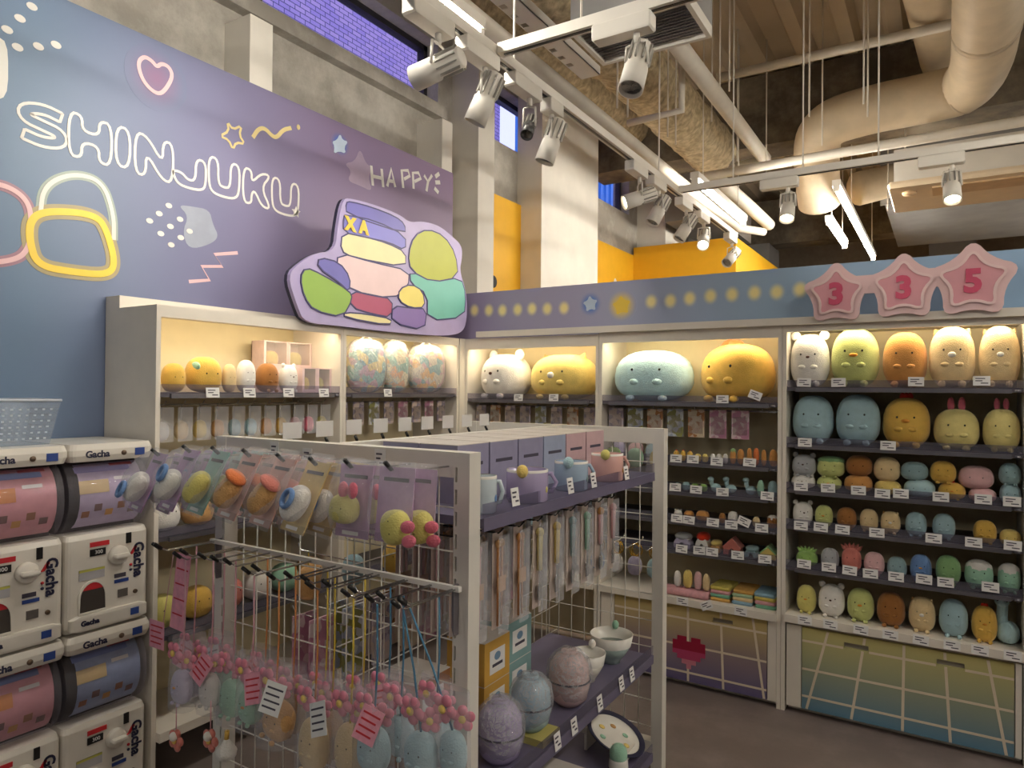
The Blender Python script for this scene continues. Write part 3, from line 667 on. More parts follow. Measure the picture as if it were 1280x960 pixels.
# base cabinets with printed drawer fronts
DRW = [grad('drawer_print_purple', [(0, (92, 84, 128)), (.45, (140, 122, 126)), (1, (206, 182, 112))], 'Z', .02, .42),
       grad('drawer_print_teal', [(0, (84, 128, 156)), (.5, (150, 156, 130)), (1, (200, 188, 118))], 'Z', .02, .42)]
GRID = mat('grid_line_print', (220, 206, 184), .5, var=.02)
def drawers(x0, x1, m, label, lines, rows, handles, f0, f1):
    t = thing('drawer_cabinet', label, 'cabinet', (x0, FYB, 0), group='base drawer cabinets')
    W = x1 - x0
    MB().b(0, W, .02, .33, .025, .412).build('body', WHITE, t)
    hp_ = [hit(px, py, y=FYB) for px, py in handles]; hz = sum(q.z for q in hp_) / len(hp_); fb = MB(); u0 = f0 - x0
    fb.b(f0 - x0, f1 - x0, 0, .018, .03, hz - .012).b(f0 - x0, f1 - x0, 0, .018, hz + .012, .405)
    for q in hp_: fb.b(u0, q.x - x0 - .05, 0, .018, hz - .012, hz + .012); u0 = q.x - x0 + .05
    fr = fb.b(u0, f1 - x0, 0, .018, hz - .012, hz + .012).build('drawer_front', m, t)
    for q in hp_: MB().b(q.x - x0 - .05, q.x - x0 + .05, .0165, .0195, hz - .012, hz + .012).build('handle_recess', mat('recess_grey', (150, 142, 132), .5), fr)
    if f0 - x0 > .01: MB().b(0, f0 - x0 - .004, 0, .018, .03, .41).build('filler', WHITE, t)
    if x1 - f1 > .01: MB().b(f1 - x0 + .004, W, 0, .018, .03, .41).build('filler', WHITE, t)
    MB().b(0, W, .05, .3, 0, .025).build('plinth', WHITE, t)
    for (a, b) in lines:
        p, q = hit(*a, y=FYB), hit(*b, y=FYB)
        p.z = min(max(p.z, .032), .404); q.z = min(max(q.z, .032), .404)
        cuts = [0, 1]
        for w_ in hp_:
            for zz in (hz - .014, hz + .014):
                f_ = (zz - p.z) / (q.z - p.z); xx = p.x + (q.x - p.x) * f_
                if 0 < f_ < 1 and abs(xx - w_.x) < .054: cuts.append(f_)
        cuts.sort()
        for c0, c1 in (zip(cuts, cuts[1:]) if len(cuts) == 2 else ((cuts[0], cuts[1]), (cuts[2], cuts[3]))):
            MB().ribbon([(p.x + (q.x - p.x) * c - x0, p.z + (q.z - p.z) * c) for c in (c0, c1)], .011, -.0012, 0).build('grid_line', GRID, fr)
    for z in rows:
        u0 = f0 - x0
        if abs(z - hz) < .018:
            for w_ in hp_: MB().ribbon([(u0, z), (w_.x - x0 - .052, z)], .010, -.001, 0).build('grid_line', GRID, fr); u0 = w_.x - x0 + .052
        MB().ribbon([(u0, z), (f1 - x0, z)], .010, -.001, 0).build('grid_line', GRID, fr)
    return t, fr
cab, fr = drawers(-1.58, -.672, DRW[0], 'drawer cabinet printed with a pixel heart and white grid', [((860, 752), (860, 852)), ((901, 765), (904, 866)), ((941, 770), (955, 876))], (.075, .21, .345), [(903, 777)], -1.5, -.715)
HEART = [mat('heart_dark', (150, 14, 52), .5), mat('heart_mid', (176, 60, 100), .5), mat('heart_pale', (200, 124, 140), .5)]
hp = hit(861, 815, y=FYB); c = .024
for r, row in enumerate(('.11.11.', '1111111', '1111111', '2222222', '.22222.', '..333..', '...3...')):
    for k, ch in enumerate(row):
        if ch != '.': MB().b(0, c, -.0022, 0, 0, c * .96).build('heart_pixel', HEART[int(ch) - 1], fr, (hp.x + 1.58 + (k - 3.5) * c, 0, hp.z + (2.3 - r) * c * .96))
drawers(-.626, .27, DRW[1], 'drawer cabinet with teal and straw grid print below the star sign', [((1035, 785), (1008, 888)), ((1081, 795), (1064, 900)), ((1130, 800), (1128, 915)), ((1181, 810), (1188, 928)), ((1235, 820), (1258, 945))], (.09, .215, .345), [(1070, 809), (1188, 830)], -.558, .245)

# ------------------------------------------------------------------ plush toys (plain generic animals)
BEAK = mat('felt_orange', (222, 150, 60), .9); NOSE = mat('felt_brown', (80, 48, 36), .8); FELTW = mat('felt_white', (232, 226, 216), .9)
def plush(label, loc, w_, d_, h_, col, kind='plain', rz=0, group=None, name='plush_toy', small=False, cat='plush toy', parent=None, rot=None):
    if parent is None: t = thing(name, label, cat, loc, rot or (0, 0, rz), group)
    else:
        t = bpy.data.objects.new(name, None); COL.objects.link(t); t.parent = parent; t.location = loc; t.rotation_euler = rot or (0, 0, rz)
    pm = plush_mat(col); a, b, c = w_ / 2, d_ / 2, h_ / 2
    n, m_ = (14, 9) if small else (22, 14)
    MB().blob((0, 0, c), (a, b, c), 2.5, n, m_, taper=.05).build('body', pm, t)
    er = min(w_, h_)
    def eb(nm, pos, r, mt): MB().blob(pos, r, 2.1, 12 if not small else 8, 8 if not small else 6).build(nm, mt, t)
    def surf(u, v):   # front surface point at normalised u, v
        k = max(0, 1 - abs(u) ** 2.4 - abs(v) ** 2.4) ** (1 / 2.4); return (u * a * .98, -b * k * .98, c + v * c)
    ez = .22
    if kind == 'lying': ez = .05
    for s_ in (-1, 1): eb('eye', surf(s_ * .36, ez), (er * .022, er * .014, er * .026), EYE)
    if kind in ('bear',):
        for s_ in (-1, 1): eb('ear', (s_ * a * .72, 0, h_ * .97), (er * .13, er * .07, er * .13), pm)
        eb('nose', surf(0, ez - .1), (er * .05, er * .03, er * .035), NOSE)
    if kind == 'cat':
        for s_ in (-1, 1):
            MB().lathe([(er * .11, 0), (er * .08, er * .09), (er * .02, er * .17), (0, er * .18)], 10, M=Matrix.Translation((s_ * a * .58, 0, h_ * .86)) @ Matrix.Rotation(s_ * .45, 4, 'Y') @ Matrix.Diagonal((1, .55, 1, 1))).build('ear', plush_mat('tan') if s_ < 0 else pm, t)
        eb('muzzle', surf(0, ez - .16), (er * .09, er * .05, er * .07), FELTW)
    if kind in ('bird', 'comb'):
        eb('beak', surf(0, ez - .14), (er * .09, er * .06, er * .045), BEAK)
    if kind == 'comb':
        for s_ in (-.6, .0, .6): eb('comb', (s_ * er * .13, 0, h_ * 1.0), (er * .07, er * .05, er * .12), plush_mat('red'))
    if kind == 'bunny':
        for s_ in (-1, 1): eb('ear', (s_ * er * .12, 0, h_ * 1.1), (er * .08, er * .05, er * .2), plush_mat('rose'))
    if kind == 'leaf':
        for k in range(6):
            an = -.8 + k * .32
            MB().lathe([(er * .16, 0), (er * .12, er * .26), (0, er * .5)], 8, M=Matrix.Translation((math.sin(an) * a * .55, 0, h_ * .84)) @ Matrix.Rotation(an, 4, 'Y')).build('leaf_point', pm, t)
    if kind == 'crown':
        eb('hood', (0, b * .1, h_ * .8), (a * 1.02, b * .98, h_ * .24), plush_mat('sage'))
    if kind == 'twotone':
        eb('hood', (0, b * .02, h_ * .72), (a * .96, b * .99, h_ * .30), plush_mat('white'))
    if not small and kind not in ('lying', 'leaf'):
        for s_ in (-1, 1):
            q = surf(s_ * .3, -.25); eb('paw', (q[0], q[1] * .98, q[2]), (er * .1, er * .07, er * .06), pm)
        for s_ in (-1, 1): eb('foot', (s_ * a * .42, -b * .86, h_ * .06), (er * .09, er * .08, h_ * .06), pm)
    return t
def prow(z, items, where, group, lift=.0, first=None, small=False):
    """a row of plush on a back-wall shelf: px left, px right, px top, colour, kind, label[, rz]"""
    out = []
    for it in items:
        x0, x1, yt, col, kind, lab = it[:6]; rz = it[6] if len(it) > 6 else 0
        wy = FYB + .045; w0 = (hit(x1, yt, y=wy).x - hit(x0, yt, y=wy).x)
        d_ = min(.24, w0 * .82); yc = FYB + .028 + d_ / 2
        a, b = hit(x0, yt, y=yc - d_ * .25), hit(x1, yt, y=yc - d_ * .25); b.x = min(b.x, .273); w_ = (b.x - a.x) * .97
        h_ = hit((x0 + x1) / 2, yt, y=yc).z - z
        out.append(plush(lab + (' ' + where if where else ''), ((a.x + b.x) / 2, yc, z), w_, d_, h_, col, kind, rz, group, small=small))
    return out
G = 'plush toys on the shelves under the star sign'
prow(1.525, [(986, 1037, 418, 'white', 'bear', 'white bear plush with round ears beside the post,'), (1037, 1100, 411, 'green', 'bird', 'tall olive-green bird plush with orange beak,'),
             (1102, 1160, 415, 'orange', 'plain', 'orange-brown round plush with a pale nose,'), (1160, 1221, 408, 'cream', 'cat', 'cream cat plush next to the orange-brown one,'),
             (1223, 1287, 407, 'cream', 'cat', 'cream cat plush at the row end beside another cat,')], 'top row below star sign', G)
prow(1.258, [(989, 1042, 494, 'blue', 'plain', 'powder-blue plush touching the post,'), (1043, 1101, 493, 'blue', 'plain', 'powder-blue plush beside the yellow tufted one,'),
             (1102, 1164, 497, 'yellow', 'comb', 'golden plush with red tuft between blue and cream ones,'), (1166, 1226, 511, 'pale_yellow', 'bunny', 'pale plush with long pink ears next to the golden one,'),
             (1228, 1286, 511, 'pale_yellow', 'bunny', 'pale plush with long pink ears at the row end,')], 'second row', G)
def stacked(z, items):
    for (b0, b1, bt, bcol, bk, bl), (t0, t1, tt, tcol, tk, tl) in items:
        o = prow(z, [(b0, b1, bt, bcol, bk, bl)], 'third row, lower of its pair', G)[0]
        top = hit((b0 + b1) / 2, bt, y=o.location.y).z
        prow(top - .006, [(t0, t1, tt, tcol, tk, tl)], 'third row, upper of its pair', G)
stacked(1.045, [((988, 1019, 593, 'white', 'bear', 'white bear plush by the post,'), (989, 1020, 568, 'grey', 'bear', 'grey plush by the post,')),
    ((1020, 1052, 595, 'green', 'bird', 'yellow-green bird plush,'), (1020, 1056, 571, 'green', 'crown', 'hooded yellow-green plush,')),
    ((1054, 1091, 593, 'orange', 'lying', 'orange loaf-shaped plush,'), (1056, 1091, 569, 'brown', 'lying', 'brown loaf-shaped plush,')),
    ((1092, 1127, 600, 'straw', 'lying', 'straw-coloured loaf-shaped plush,'), (1091, 1126, 571, 'cream', 'lying', 'cream folded plush,')),
    ((1129, 1170, 599, 'ice', 'lying', 'ice-blue flat plush,'), (1125, 1161, 577, 'teal', 'lying', 'dusty teal plush,')),
    ((1172, 1208, 603, 'yellow', 'comb', 'golden plush with red tuft,'), (1162, 1196, 576, 'yellow', 'plain', 'golden plush without tuft,')),
    ((1210, 1247, 610, 'pink', 'lying', 'small pink loaf-shaped plush,'), (1197, 1244, 582, 'pink', 'lying', 'wide pink loaf-shaped plush,')),
    ((1249, 1284, 605, 'blue', 'lying', 'powder-blue loaf-shaped plush,'), (1248, 1283, 579, 'teal', 'plain', 'teal plush at the row end,'))])
prow(.873, [(990, 1016, 627, 'white', 'bear', 'tilted white bear plush by the post,', .3), (1018, 1041, 631, 'green', 'bird', 'small olive bird plush,'), (1045, 1071, 634, 'brown', 'plain', 'small brown plush,'),
    (1074, 1098, 636, 'cream', 'plain', 'small plain cream plush,'), (1100, 1126, 639, 'cream', 'cat', 'small cream cat plush,'), (1131, 1159, 640, 'blue', 'plain', 'small powder-blue plush beside the cat,'),
    (1165, 1195, 642, 'blue', 'plain', 'small powder-blue plush before the gap,'), (1216, 1247, 650, 'yellow', 'plain', 'small mustard plush after the gap,'), (1249, 1282, 662, 'straw', 'lying', 'low straw-yellow plush at the row end,')], 'fourth row', G)
prow(.68, [(994, 1022, 688, 'leaf', 'leaf', 'spiky leaf-green plush by the post,'), (1025, 1049, 685, 'grey', 'plain', 'smooth grey plush,'), (1051, 1077, 684, 'coral', 'leaf', 'spiky coral plush,'), (1079, 1106, 690, 'pink', 'plain', 'pale pink plush,'),
    (1108, 1134, 696, 'teal', 'plain', 'dusty teal plush,'), (1137, 1165, 693, 'navy', 'bird', 'mid-blue bird plush,'), (1169, 1202, 694, 'sage', 'plain', 'sage-green plush,'),
    (1205, 1243, 700, 'mint', 'twotone', 'mint plush with white top beside the sage one,'), (1247, 1284, 705, 'mint', 'twotone', 'mint plush with white top at the row end,')], 'fifth row', G)
prow(.46, [(995, 1020, 731, 'melon', 'bird', 'small yellow-green bird plush by the post,'), (1022, 1056, 730, 'white', 'bear', 'fluffy white bear plush,'), (1058, 1093, 735, 'green', 'bird', 'fluffy olive bird plush,'), (1095, 1132, 740, 'brown', 'plain', 'fluffy brown plush,'),
    (1135, 1170, 746, 'cream', 'cat', 'fluffy cream cat plush,'), (1173, 1211, 749, 'blue', 'plain', 'fluffy powder-blue plush,'), (1214, 1248, 757, 'yellow', 'comb', 'fluffy golden plush with red tuft,')], 'on the counter', G)
# long-necked plush at the end of the counter row
t = thing('plush_toy', 'long-necked teal dinosaur plush on the counter', 'plush toy', (.226, FYB + .1, .46), group=G)
pm = plush_mat('ice')
MB().blob((.003, 0, .045), (.043, .06, .045), 2.2).build('body', pm, t)
MB().tube(sm3([(-.012, 0, .05), (-.018, 0, .1), (-.014, 0, .15), (-.018, 0, .17)]), .02, 12).build('neck', pm, t)
MB().blob((-.018, -.01, .175), (.026, .036, .026), 2.1).build('head', pm, t)
for s_ in (-1, 1): MB().blob((-.018 + s_ * .016, -.041, .182), (.004, .004, .004)).build('eye', EYE, t)
# big pairs
def big(z, x0, x1, yt, col, kind, lab, rz=0, d_=.27):
    yc = FYB + .025 + d_ / 2; a, b = hit(x0, yt + 30, y=yc - .05), hit(x1, yt + 30, y=yc - .05)
    a.x = max(a.x, -2.475 if x0 < 620 else -1.572 if 740 < x0 < 800 else -9)
    return plush(lab, ((a.x + b.x) / 2, yc, z), (b.x - a.x) * .97, d_, hit((x0 + x1) / 2, yt, y=yc).z - z, col, kind, rz, 'giant plush on the upper shelves')
big(1.445, 587, 657, 443, 'white', 'bear', 'giant white bear plush lying on the upper shelf', -.25)
big(1.445, 659, 744, 443, 'straw', 'cat', 'giant cream cat plush lying beside the white bear', -.15)
big(1.445, 760, 864, 438, 'ice', 'plain', 'giant ice-blue plush lying on the upper shelf')
o = big(1.445, 868, 972, 430, 'yellow', 'plain', 'giant golden plush with an orange tail tuft', -.5)
for k, a in enumerate((-.4, .1)): MB().blob((0, 0, 0), (.05, .03, .025)).build('tail_tuft', plush_mat('dark_orange'), o, (-.06 + k * .05, 0, .3), (0, a, 0))

# ------------------------------------------------------------------ left wall goods
def lput(z, x0, x1, yt, col, kind, lab, rz=PI / 2, grp='plush toys on the shelf under the mural', d_=None):
    p = hit((x0 + x1) / 2, yt, x=FXL - .1); w_ = (x1 - x0) * mpp(p) * .98; d_ = d_ or min(.24, w_ * .9)
    p = hit((x0 + x1) / 2, yt, x=FXL - .03 - d_ / 2)
    return plush(lab, (FXL - .03 - d_ / 2, p.y, z), w_, d_, p.z - z, col, kind, rz, grp)
zl = 1.478
lput(zl, 203, 231, 454, 'yellow', 'lying', 'golden plush lying beside the shelf side panel')
o = lput(zl, 233, 276, 446, 'yellow', 'lying', 'large golden plush with pale mint tuft')
MB().blob((0, 0, 0), (.012, .03, .02)).build('tuft', plush_mat('mint'), o, (-.05, -.02, .105))
lput(zl, 278, 295, 455, 'cream', 'lying', 'cream plush squeezed between golden and white ones')
lput(zl, 296, 319, 450, 'white', 'plain', 'off-white plush beside the brown one under the mural')
lput(zl, 320, 348, 454, 'brown', 'plain', 'tan-brown plush in front of the gift boxes')
lput(zl, 349, 372, 456, 'white', 'bear', 'white bear plush beside the lower gift box')
BOXP = mat('gift_box_pink', (222, 196, 196), .5, var=.06, scale=40); BOXW = clear('box_window', (230, 225, 225), .18, .08, (250, 248, 246), 0)
def gift_box(y, z, w_, h_, lab, x=FXL - .06, cols=('melon', 'straw')):
    t = thing('gift_box', lab, 'box', (x, y, z), (0, 0, PI / 2), 'window gift boxes')
    d_ = .09
    MB().b(-w_ / 2, w_ / 2, 0, d_, 0, .004).b(-w_ / 2, w_ / 2, 0, d_, h_ - .004, h_).b(-w_ / 2, -w_ / 2 + .012, 0, d_, .004, h_ - .004).b(w_ / 2 - .012, w_ / 2, 0, d_, .004, h_ - .004).b(-w_ / 2, w_ / 2, d_ - .004, d_, 0, h_) \
        .b(-w_ / 2 + .012, w_ / 2 - .012, 0, .002, .004, .016).build('carton', BOXP, t)
    MB().b(-w_ / 2 + .012, w_ / 2 - .012, 0, .001, .016, h_ - .004).build('window', BOXW, t)
    plush('', (0, d_ / 2, .005), w_ * .55, d_ * .6, h_ * .6, rnd.choice(cols), 'plain', 0, name='figurine', small=True, parent=t)
for (x0, x1, y0, y1, lab) in ((380, 399, 457, 487, 'windowed pink gift box, lower left of the four'), (401, 419, 457, 487, 'windowed pink gift box, lower right beside the divider')):
    p, q = hit(x0, y1, x=FXL - .06), hit(x1, y1, x=FXL - .06)
    gift_box(min((p.y + q.y) / 2 - (.011 if x0 < 400 else 0), 2.435 - (q.y - p.y) * .485), zl, (q.y - p.y) * .97, .118, lab)
for (x0, x1, lab) in ((329, 362, 'windowed pink gift box standing behind the brown plush'), (371, 404, 'windowed pink gift box stacked above the lower pair')):
    p, q = hit(x0, 440, x=FXL - .2), hit(x1, 440, x=FXL - .2)
    if x0 > 350: p.y = q.y = 2.359
    t0 = tag(MB().b(-.1, 0, -.075, .075, 0, .12).build('gift_box_base', BOXP, None, (FXL - .2, (p.y + q.y) / 2, zl)), 'plain pink carton under the ' + ('gift box behind the brown plush' if x0 < 350 else 'stacked gift box'), 'box')
    t0.name = 'carton'
    gift_box((p.y + q.y) / 2, zl + .12, .145, .125, lab, FXL - .2)
# round printed bags in clear wrap
for i, (x0, x1, yt, cols, lab) in enumerate(((433, 480, 423, [(150, 190, 186), (228, 206, 150), (196, 160, 176), (112, 160, 176)], 'round printed pouch in clear wrap beside the divider'), (478, 507, 425, [(226, 214, 180), (150, 190, 176), (224, 170, 130), (190, 200, 190)], 'narrow round printed pouch between the two wide pouches'),
                                            (509, 554, 430, [(220, 210, 190), (130, 176, 180), (226, 180, 120), (214, 170, 176)], 'round printed pouch in clear wrap near the shelf corner'))):
    p, q = hit(x0, 484, x=FXL - .1), hit(x1, 484, x=FXL - .1); zt = hit((x0 + x1) / 2, yt, x=FXL - .1).z; w_ = (q.y - p.y) * .96; h_ = zt - 1.475
    t = thing('printed_pouch', lab, 'pouch', (FXL - .1, (p.y + q.y) / 2, 1.475), (0, 0, PI / 2), 'wrapped pouches on the corner shelf')
    MB().blob((0, 0, h_ / 2), (w_ / 2 * .95, .06, h_ / 2 * .97), 2.6, 24, 14).build('pouch', blotch('pouch_print_%d' % i, cols, 26), t)
    MB().blob((0, 0, h_ / 2), (w_ / 2, .068, h_ / 2), 2.8, 24, 14).build('wrap', WRAP, t)
    MB().tube([(-w_ * .2, .0, h_ * .95), (0, 0, h_ * 1.06), (w_ * .2, 0, h_ * .95)], .004, 6).build('handle', mat('cord_white', (220, 215, 205)), t)
# hook bars with small charms under the left shelves
def hookbar(parent, W, z, n, d0=.06):
    b = MB().b(.03, W - .03, .2, .21, z - .004, z + .004).build('hook_bar', CHROME, parent)
    for sx in (.03, W - .03): MB().b(sx - .004, sx + .004, .2, .345, z - .004, z + .004).build('bar_bracket', CHROME, b)
    for k in range(n):
        u = .07 + (W - .14) * k / (n - 1)
        h = MB().tube([(u, .2, z), (u, d0, z + .005), (u, d0 - .015, z + .02)], .0022, 6).build('hook', CHROME, b)
    return b
for bb, n in ((bay_a, 11), (bay_b, 8)): hookbar(bb, .955, 1.425, n)
for bb, wb in ((bay_c, .88), (bay_d, .92)): hookbar(bb, wb, 1.4, 8)
CH = ['white', 'cream', 'straw', 'tan', 'blue', 'ice', 'orange', 'yellow', 'pink', 'rose', 'melon']
for k in range(11):
    u = .07 + (.955 - .14) * k / 10
    t = thing('plush_charm', CH[k].replace('_', ' ') + ' plush charm on hook ' + ('beside the side panel' if k == 0 else 'nearest the divider' if k == 10 else 'between the charms of the hook row') + ' under the mural shelf', 'charm', (FXL - .075, 1.5 + u, 1.29), (0, 0, PI / 2), 'plush charms on the hook row')
    plush('', (0, 0, 0), .055, .045, .075, CH[k], 'plain', 0, name='charm_body', small=True, parent=t)
    MB().tube([(0, 0, .07), (0, .002, .1425)], .0015, 5).build('strap', CHROME, t)
    MB().b(-.032, .032, -.03, -.029, -.005, .13).build('bag', FILM, t)
PK = [blotch('pack_print_%d' % i, c, 40) for i, c in enumerate(([(196, 184, 196), (150, 140, 160), (214, 196, 190)], [(214, 190, 170), (176, 120, 70), (220, 205, 180)], [(208, 160, 180), (226, 205, 210), (190, 130, 160)], [(170, 180, 200), (210, 215, 220), (150, 150, 90)]))]
def pack(loc, rz, w_, h_, i, lab, grp):
    t = thing('hanging_pack', lab, 'packet', loc, (0, 0, rz), grp)
    MB().b(-w_ / 2, w_ / 2, -.003, .003, -h_, .012).build('card', PK[i % 4], t)
    MB().b(-w_ / 2 * .8, w_ / 2 * .8, -.012, -.003, -h_ * .85, -h_ * .15).build('blister', BOXW, t)
    return t
for k in range(8):
    u = .07 + (.955 - .14) * k / 7
    pack((FXL - .08, 2.457 + u, 1.418), PI / 2, .075, .11, (0, 0, 3, 0, 2, 0, 2, 0)[k], 'small lilac-grey hanging pack under the wrapped pouches', 'packs under the wrapped pouches')
for k in range(8):
    u = .07 + (.92 - .14) * k / 7
    if k < 7: pack((-1.603 + u, FYB + .08, 1.393), 0, .085, .13, (0, 3, 1, 3, 1, 2, 2)[k], ['grey-lilac', 'blue-grey', 'tan and cream', 'silvery', 'brown and cream', 'pink', 'pink and white'][k] + ' hanging pack below the giant plush pair' + (' nearest the giant golden one' if k == 6 else ''), 'packs below the giant blue and golden plush')
    pack((-2.505 + .07 + .74 * k / 7, FYB + .08, 1.393), 0, .07, .1, (0, 1, 0, 0, 3, 0, 1, 0)[k], 'small dark hanging pack below the giant white bear and cream cat', 'packs below the giant white and cream plush')

# ------------------------------------------------------------------ small goods in the middle bay
G4 = 'small plush on the middle bay shelves'
prow(1.14, [(841, 849, 563, 'yellow', 'comb', 'tiny golden finger puppet with red tuft beside the rack post'), (850, 857, 563, 'yellow', 'comb', 'tiny golden finger puppet with red tuft in a trio'), (858, 866, 564, 'yellow', 'comb', 'tiny golden finger puppet with red tuft next to the straw pair'),
    (868, 876, 567, 'straw', 'plain', 'tiny straw puppet next to the golden trio'), (877, 885, 567, 'straw', 'plain', 'tiny straw puppet next to the white trio'), (887, 894, 567, 'white', 'plain', 'tiny white puppet next to the straw pair'), (895, 902, 567, 'white', 'plain', 'tiny white puppet amid the white trio'), (903, 910, 567, 'white', 'plain', 'tiny white puppet next to the orange ones'),
    (912, 920, 561, 'orange', 'crown', 'tiny orange puppet next to the white trio'), (921, 930, 561, 'orange', 'plain', 'tiny orange puppet in the first orange pair'), (933, 940, 560, 'orange', 'plain', 'tiny orange puppet starting the middle orange pair'), (941, 949, 560, 'dark_orange', 'plain', 'tiny deep-orange puppet among the orange ones'), (951, 958, 562, 'orange', 'plain', 'tiny orange puppet beside the deep-orange one'), (961, 972, 562, 'orange', 'plain', 'wider tiny orange puppet at the shelf end')], '', G4, small=True)
prow(.99, [(842, 850, 603, 'teal', 'plain', 'little teal plush beside the rack post'), (852, 862, 602, 'teal', 'plain', 'little teal plush beside the leaf-green pair'), (864, 873, 606, 'leaf', 'leaf', 'little leaf-green plush beside the teal pair'), (874, 884, 605, 'leaf', 'plain', 'little leaf-green plush beside the swan-necked ones'),
    (946, 955, 600, 'mint', 'plain', 'little mint plush between swan-necked and teal ones'), (959, 972, 601, 'teal', 'plain', 'little teal plush at the end of its shelf')], '', G4, small=True)
for i, (px, py) in enumerate(((892, 596), (911, 596), (936, 597))):
    p = hit(px, py, y=FYB + .07); t = thing('plush_toy', 'little swan-necked pale blue plush ' + ('beside the leaf-green pair', 'in the middle of three', 'beside the mint one')[i], 'plush toy', (p.x, FYB + .07, .99), group=G4)
    MB().blob((.012, 0, .022), (.026, .03, .022)).build('body', pm, t)
    MB().tube([(0, 0, .02), (-.012, 0, .05), (-.01, 0, p.z - .99 - .012)], .011, 8).build('neck', pm, t); MB().blob((-.013, -.005, p.z - .99 - .012), (.015, .018, .012)).build('head', pm, t)
prow(.84, [(842, 852, 637, 'white', 'bear', 'little white bear beside the rack post'), (854, 867, 638, 'orange', 'plain', 'little round orange plush'), (869, 886, 638, 'orange', 'lying', 'little wide orange plush'), (898, 907, 641, 'brown', 'plain', 'little dark brown plush'), (909, 922, 639, 'white', 'cat', 'little white cat-eared plush'),
    (924, 932, 647, 'white', 'plain', 'tiny plain white plush'), (940, 950, 646, 'cream', 'plain', 'tiny cream plush beside the plain white one'), (958, 972, 644, 'brown', 'twotone', 'little brown plush with white top')], '', G4, small=True)
for (x0, x1, yt, wall, roof, kind, lab) in ((844, 866, 664, 'lilac', 'grey', 'dome', 'toy grey-lilac dome house'), (871, 888, 664, 'white', 'red', 'dome', 'toy mushroom house with red cap'), (889, 903, 674, 'tan', 'straw', 'dome', 'toy tan bowl-shaped house'),
                                    (906, 928, 671, 'coral', 'coral', 'gable', 'toy coral gabled house'), (932, 949, 681, 'teal', 'teal', 'dome', 'toy teal cave'), (952, 972, 680, 'straw', 'sage', 'gable', 'toy straw house with green roof')):
    y = FYB + .075; a, b = hit(x0, yt, y=y), hit(x1, yt, y=y); w_ = (b.x - a.x) * .95; h_ = a.z - .69
    t = thing('toy_house', lab + ' on the shelf above the counter', 'toy house', ((a.x + b.x) / 2, y, .69), group='toy houses')
    lin_ = mat('lining_red', (128, 44, 42), .9) if wall == 'coral' else plush_mat(wall)
    arch = [(w_ * .2 * math.cos(k * PI / 8), h_ * .4 * math.sin(k * PI / 8)) for k in range(8, -1, -1)]
    if kind == 'gable':
        MB().prism([(-w_ / 2, 0)] + arch + [(w_ / 2, 0), (w_ / 2, h_ * .5), (0, h_), (-w_ / 2, h_ * .5)], -.035, .028).build('wall', plush_mat(wall), t)
        for s_ in (-1, 1): MB().prism([(s_ * w_ * .56, h_ * .46), (s_ * w_ * .5, h_ * .4), (0, h_ * .92), (0, h_ * 1.06)], -.04, .04).build('roof', plush_mat(roof), t)
    else:
        MB().prism([(-w_ * .44, 0)] + arch + [(w_ * .44, 0)] + [(w_ / 2 * math.cos(k * PI / 10), h_ * .15 + h_ * .62 * math.sin(k * PI / 10)) for k in range(11)], -.036, .028).build('wall', plush_mat(wall), t)
        MB().blob((0, 0, h_ * .74), (w_ / 2 * 1.02, .043, h_ * .27), 2.2).build('roof', plush_mat(roof), t)
    MB().b(-w_ * .4, w_ * .4, .028, .034, 0, h_ * .48).build('lining', lin_, t)
prow(.488, [(842, 851, 713, 'white', 'plain', 'white plush on the rolled blankets'), (853, 865, 712, 'straw', 'plain', 'straw plush on the rolled blankets'), (867, 877, 714, 'pink', 'plain', 'pink plush on the rolled blankets'), (878, 887, 717, 'cream', 'plain', 'cream plush on the blankets beside the folded towels')], 'above the counter', G4, small=True)
FAB = [mat('towel_%d' % i, c, .95, var=.12, scale=60, bump=.4, bscale=300) for i, c in enumerate(((206, 160, 84), (120, 176, 148), (212, 158, 164), (206, 190, 96), (140, 176, 196), (222, 196, 150), (170, 196, 160)))]
k = 0
for cx in (-.945, -.838, -.731):
    for j in range(4):
        lab = ('ochre', 'jade', 'rose', 'lime-straw', 'blue', 'sand', 'pale green')[k % 7]
        o = MB().b(-.049, .049, -.08, .08, 0, .018, ch=.008).build('folded_towel', FAB[k % 7], None, (cx + rnd.uniform(-.003, .003), FYB + .11, .45 + j * .0185), (0, 0, rnd.uniform(-.05, .05)))
        tag(o, lab + ' folded towel, ' + ('bottom', 'second', 'third', 'top')[j] + ' of ' + ('the stack beside the plush', 'the middle stack', 'the stack beside the post')[(-.945, -.838, -.731).index(cx)], 'towel', 'folded towels on the counter'); k += 1
for j in range(2):
    o = MB().tube([(-.14, 0, 0), (.14, 0, 0)], .02, 14).build('rolled_blanket', FAB[2], None, (-1.142, FYB + .02 + j * .044, .4705)); tag(o, 'pink rolled blanket at the counter edge' if j == 0 else 'pink rolled blanket behind the front one', 'blanket', 'rolled blankets')

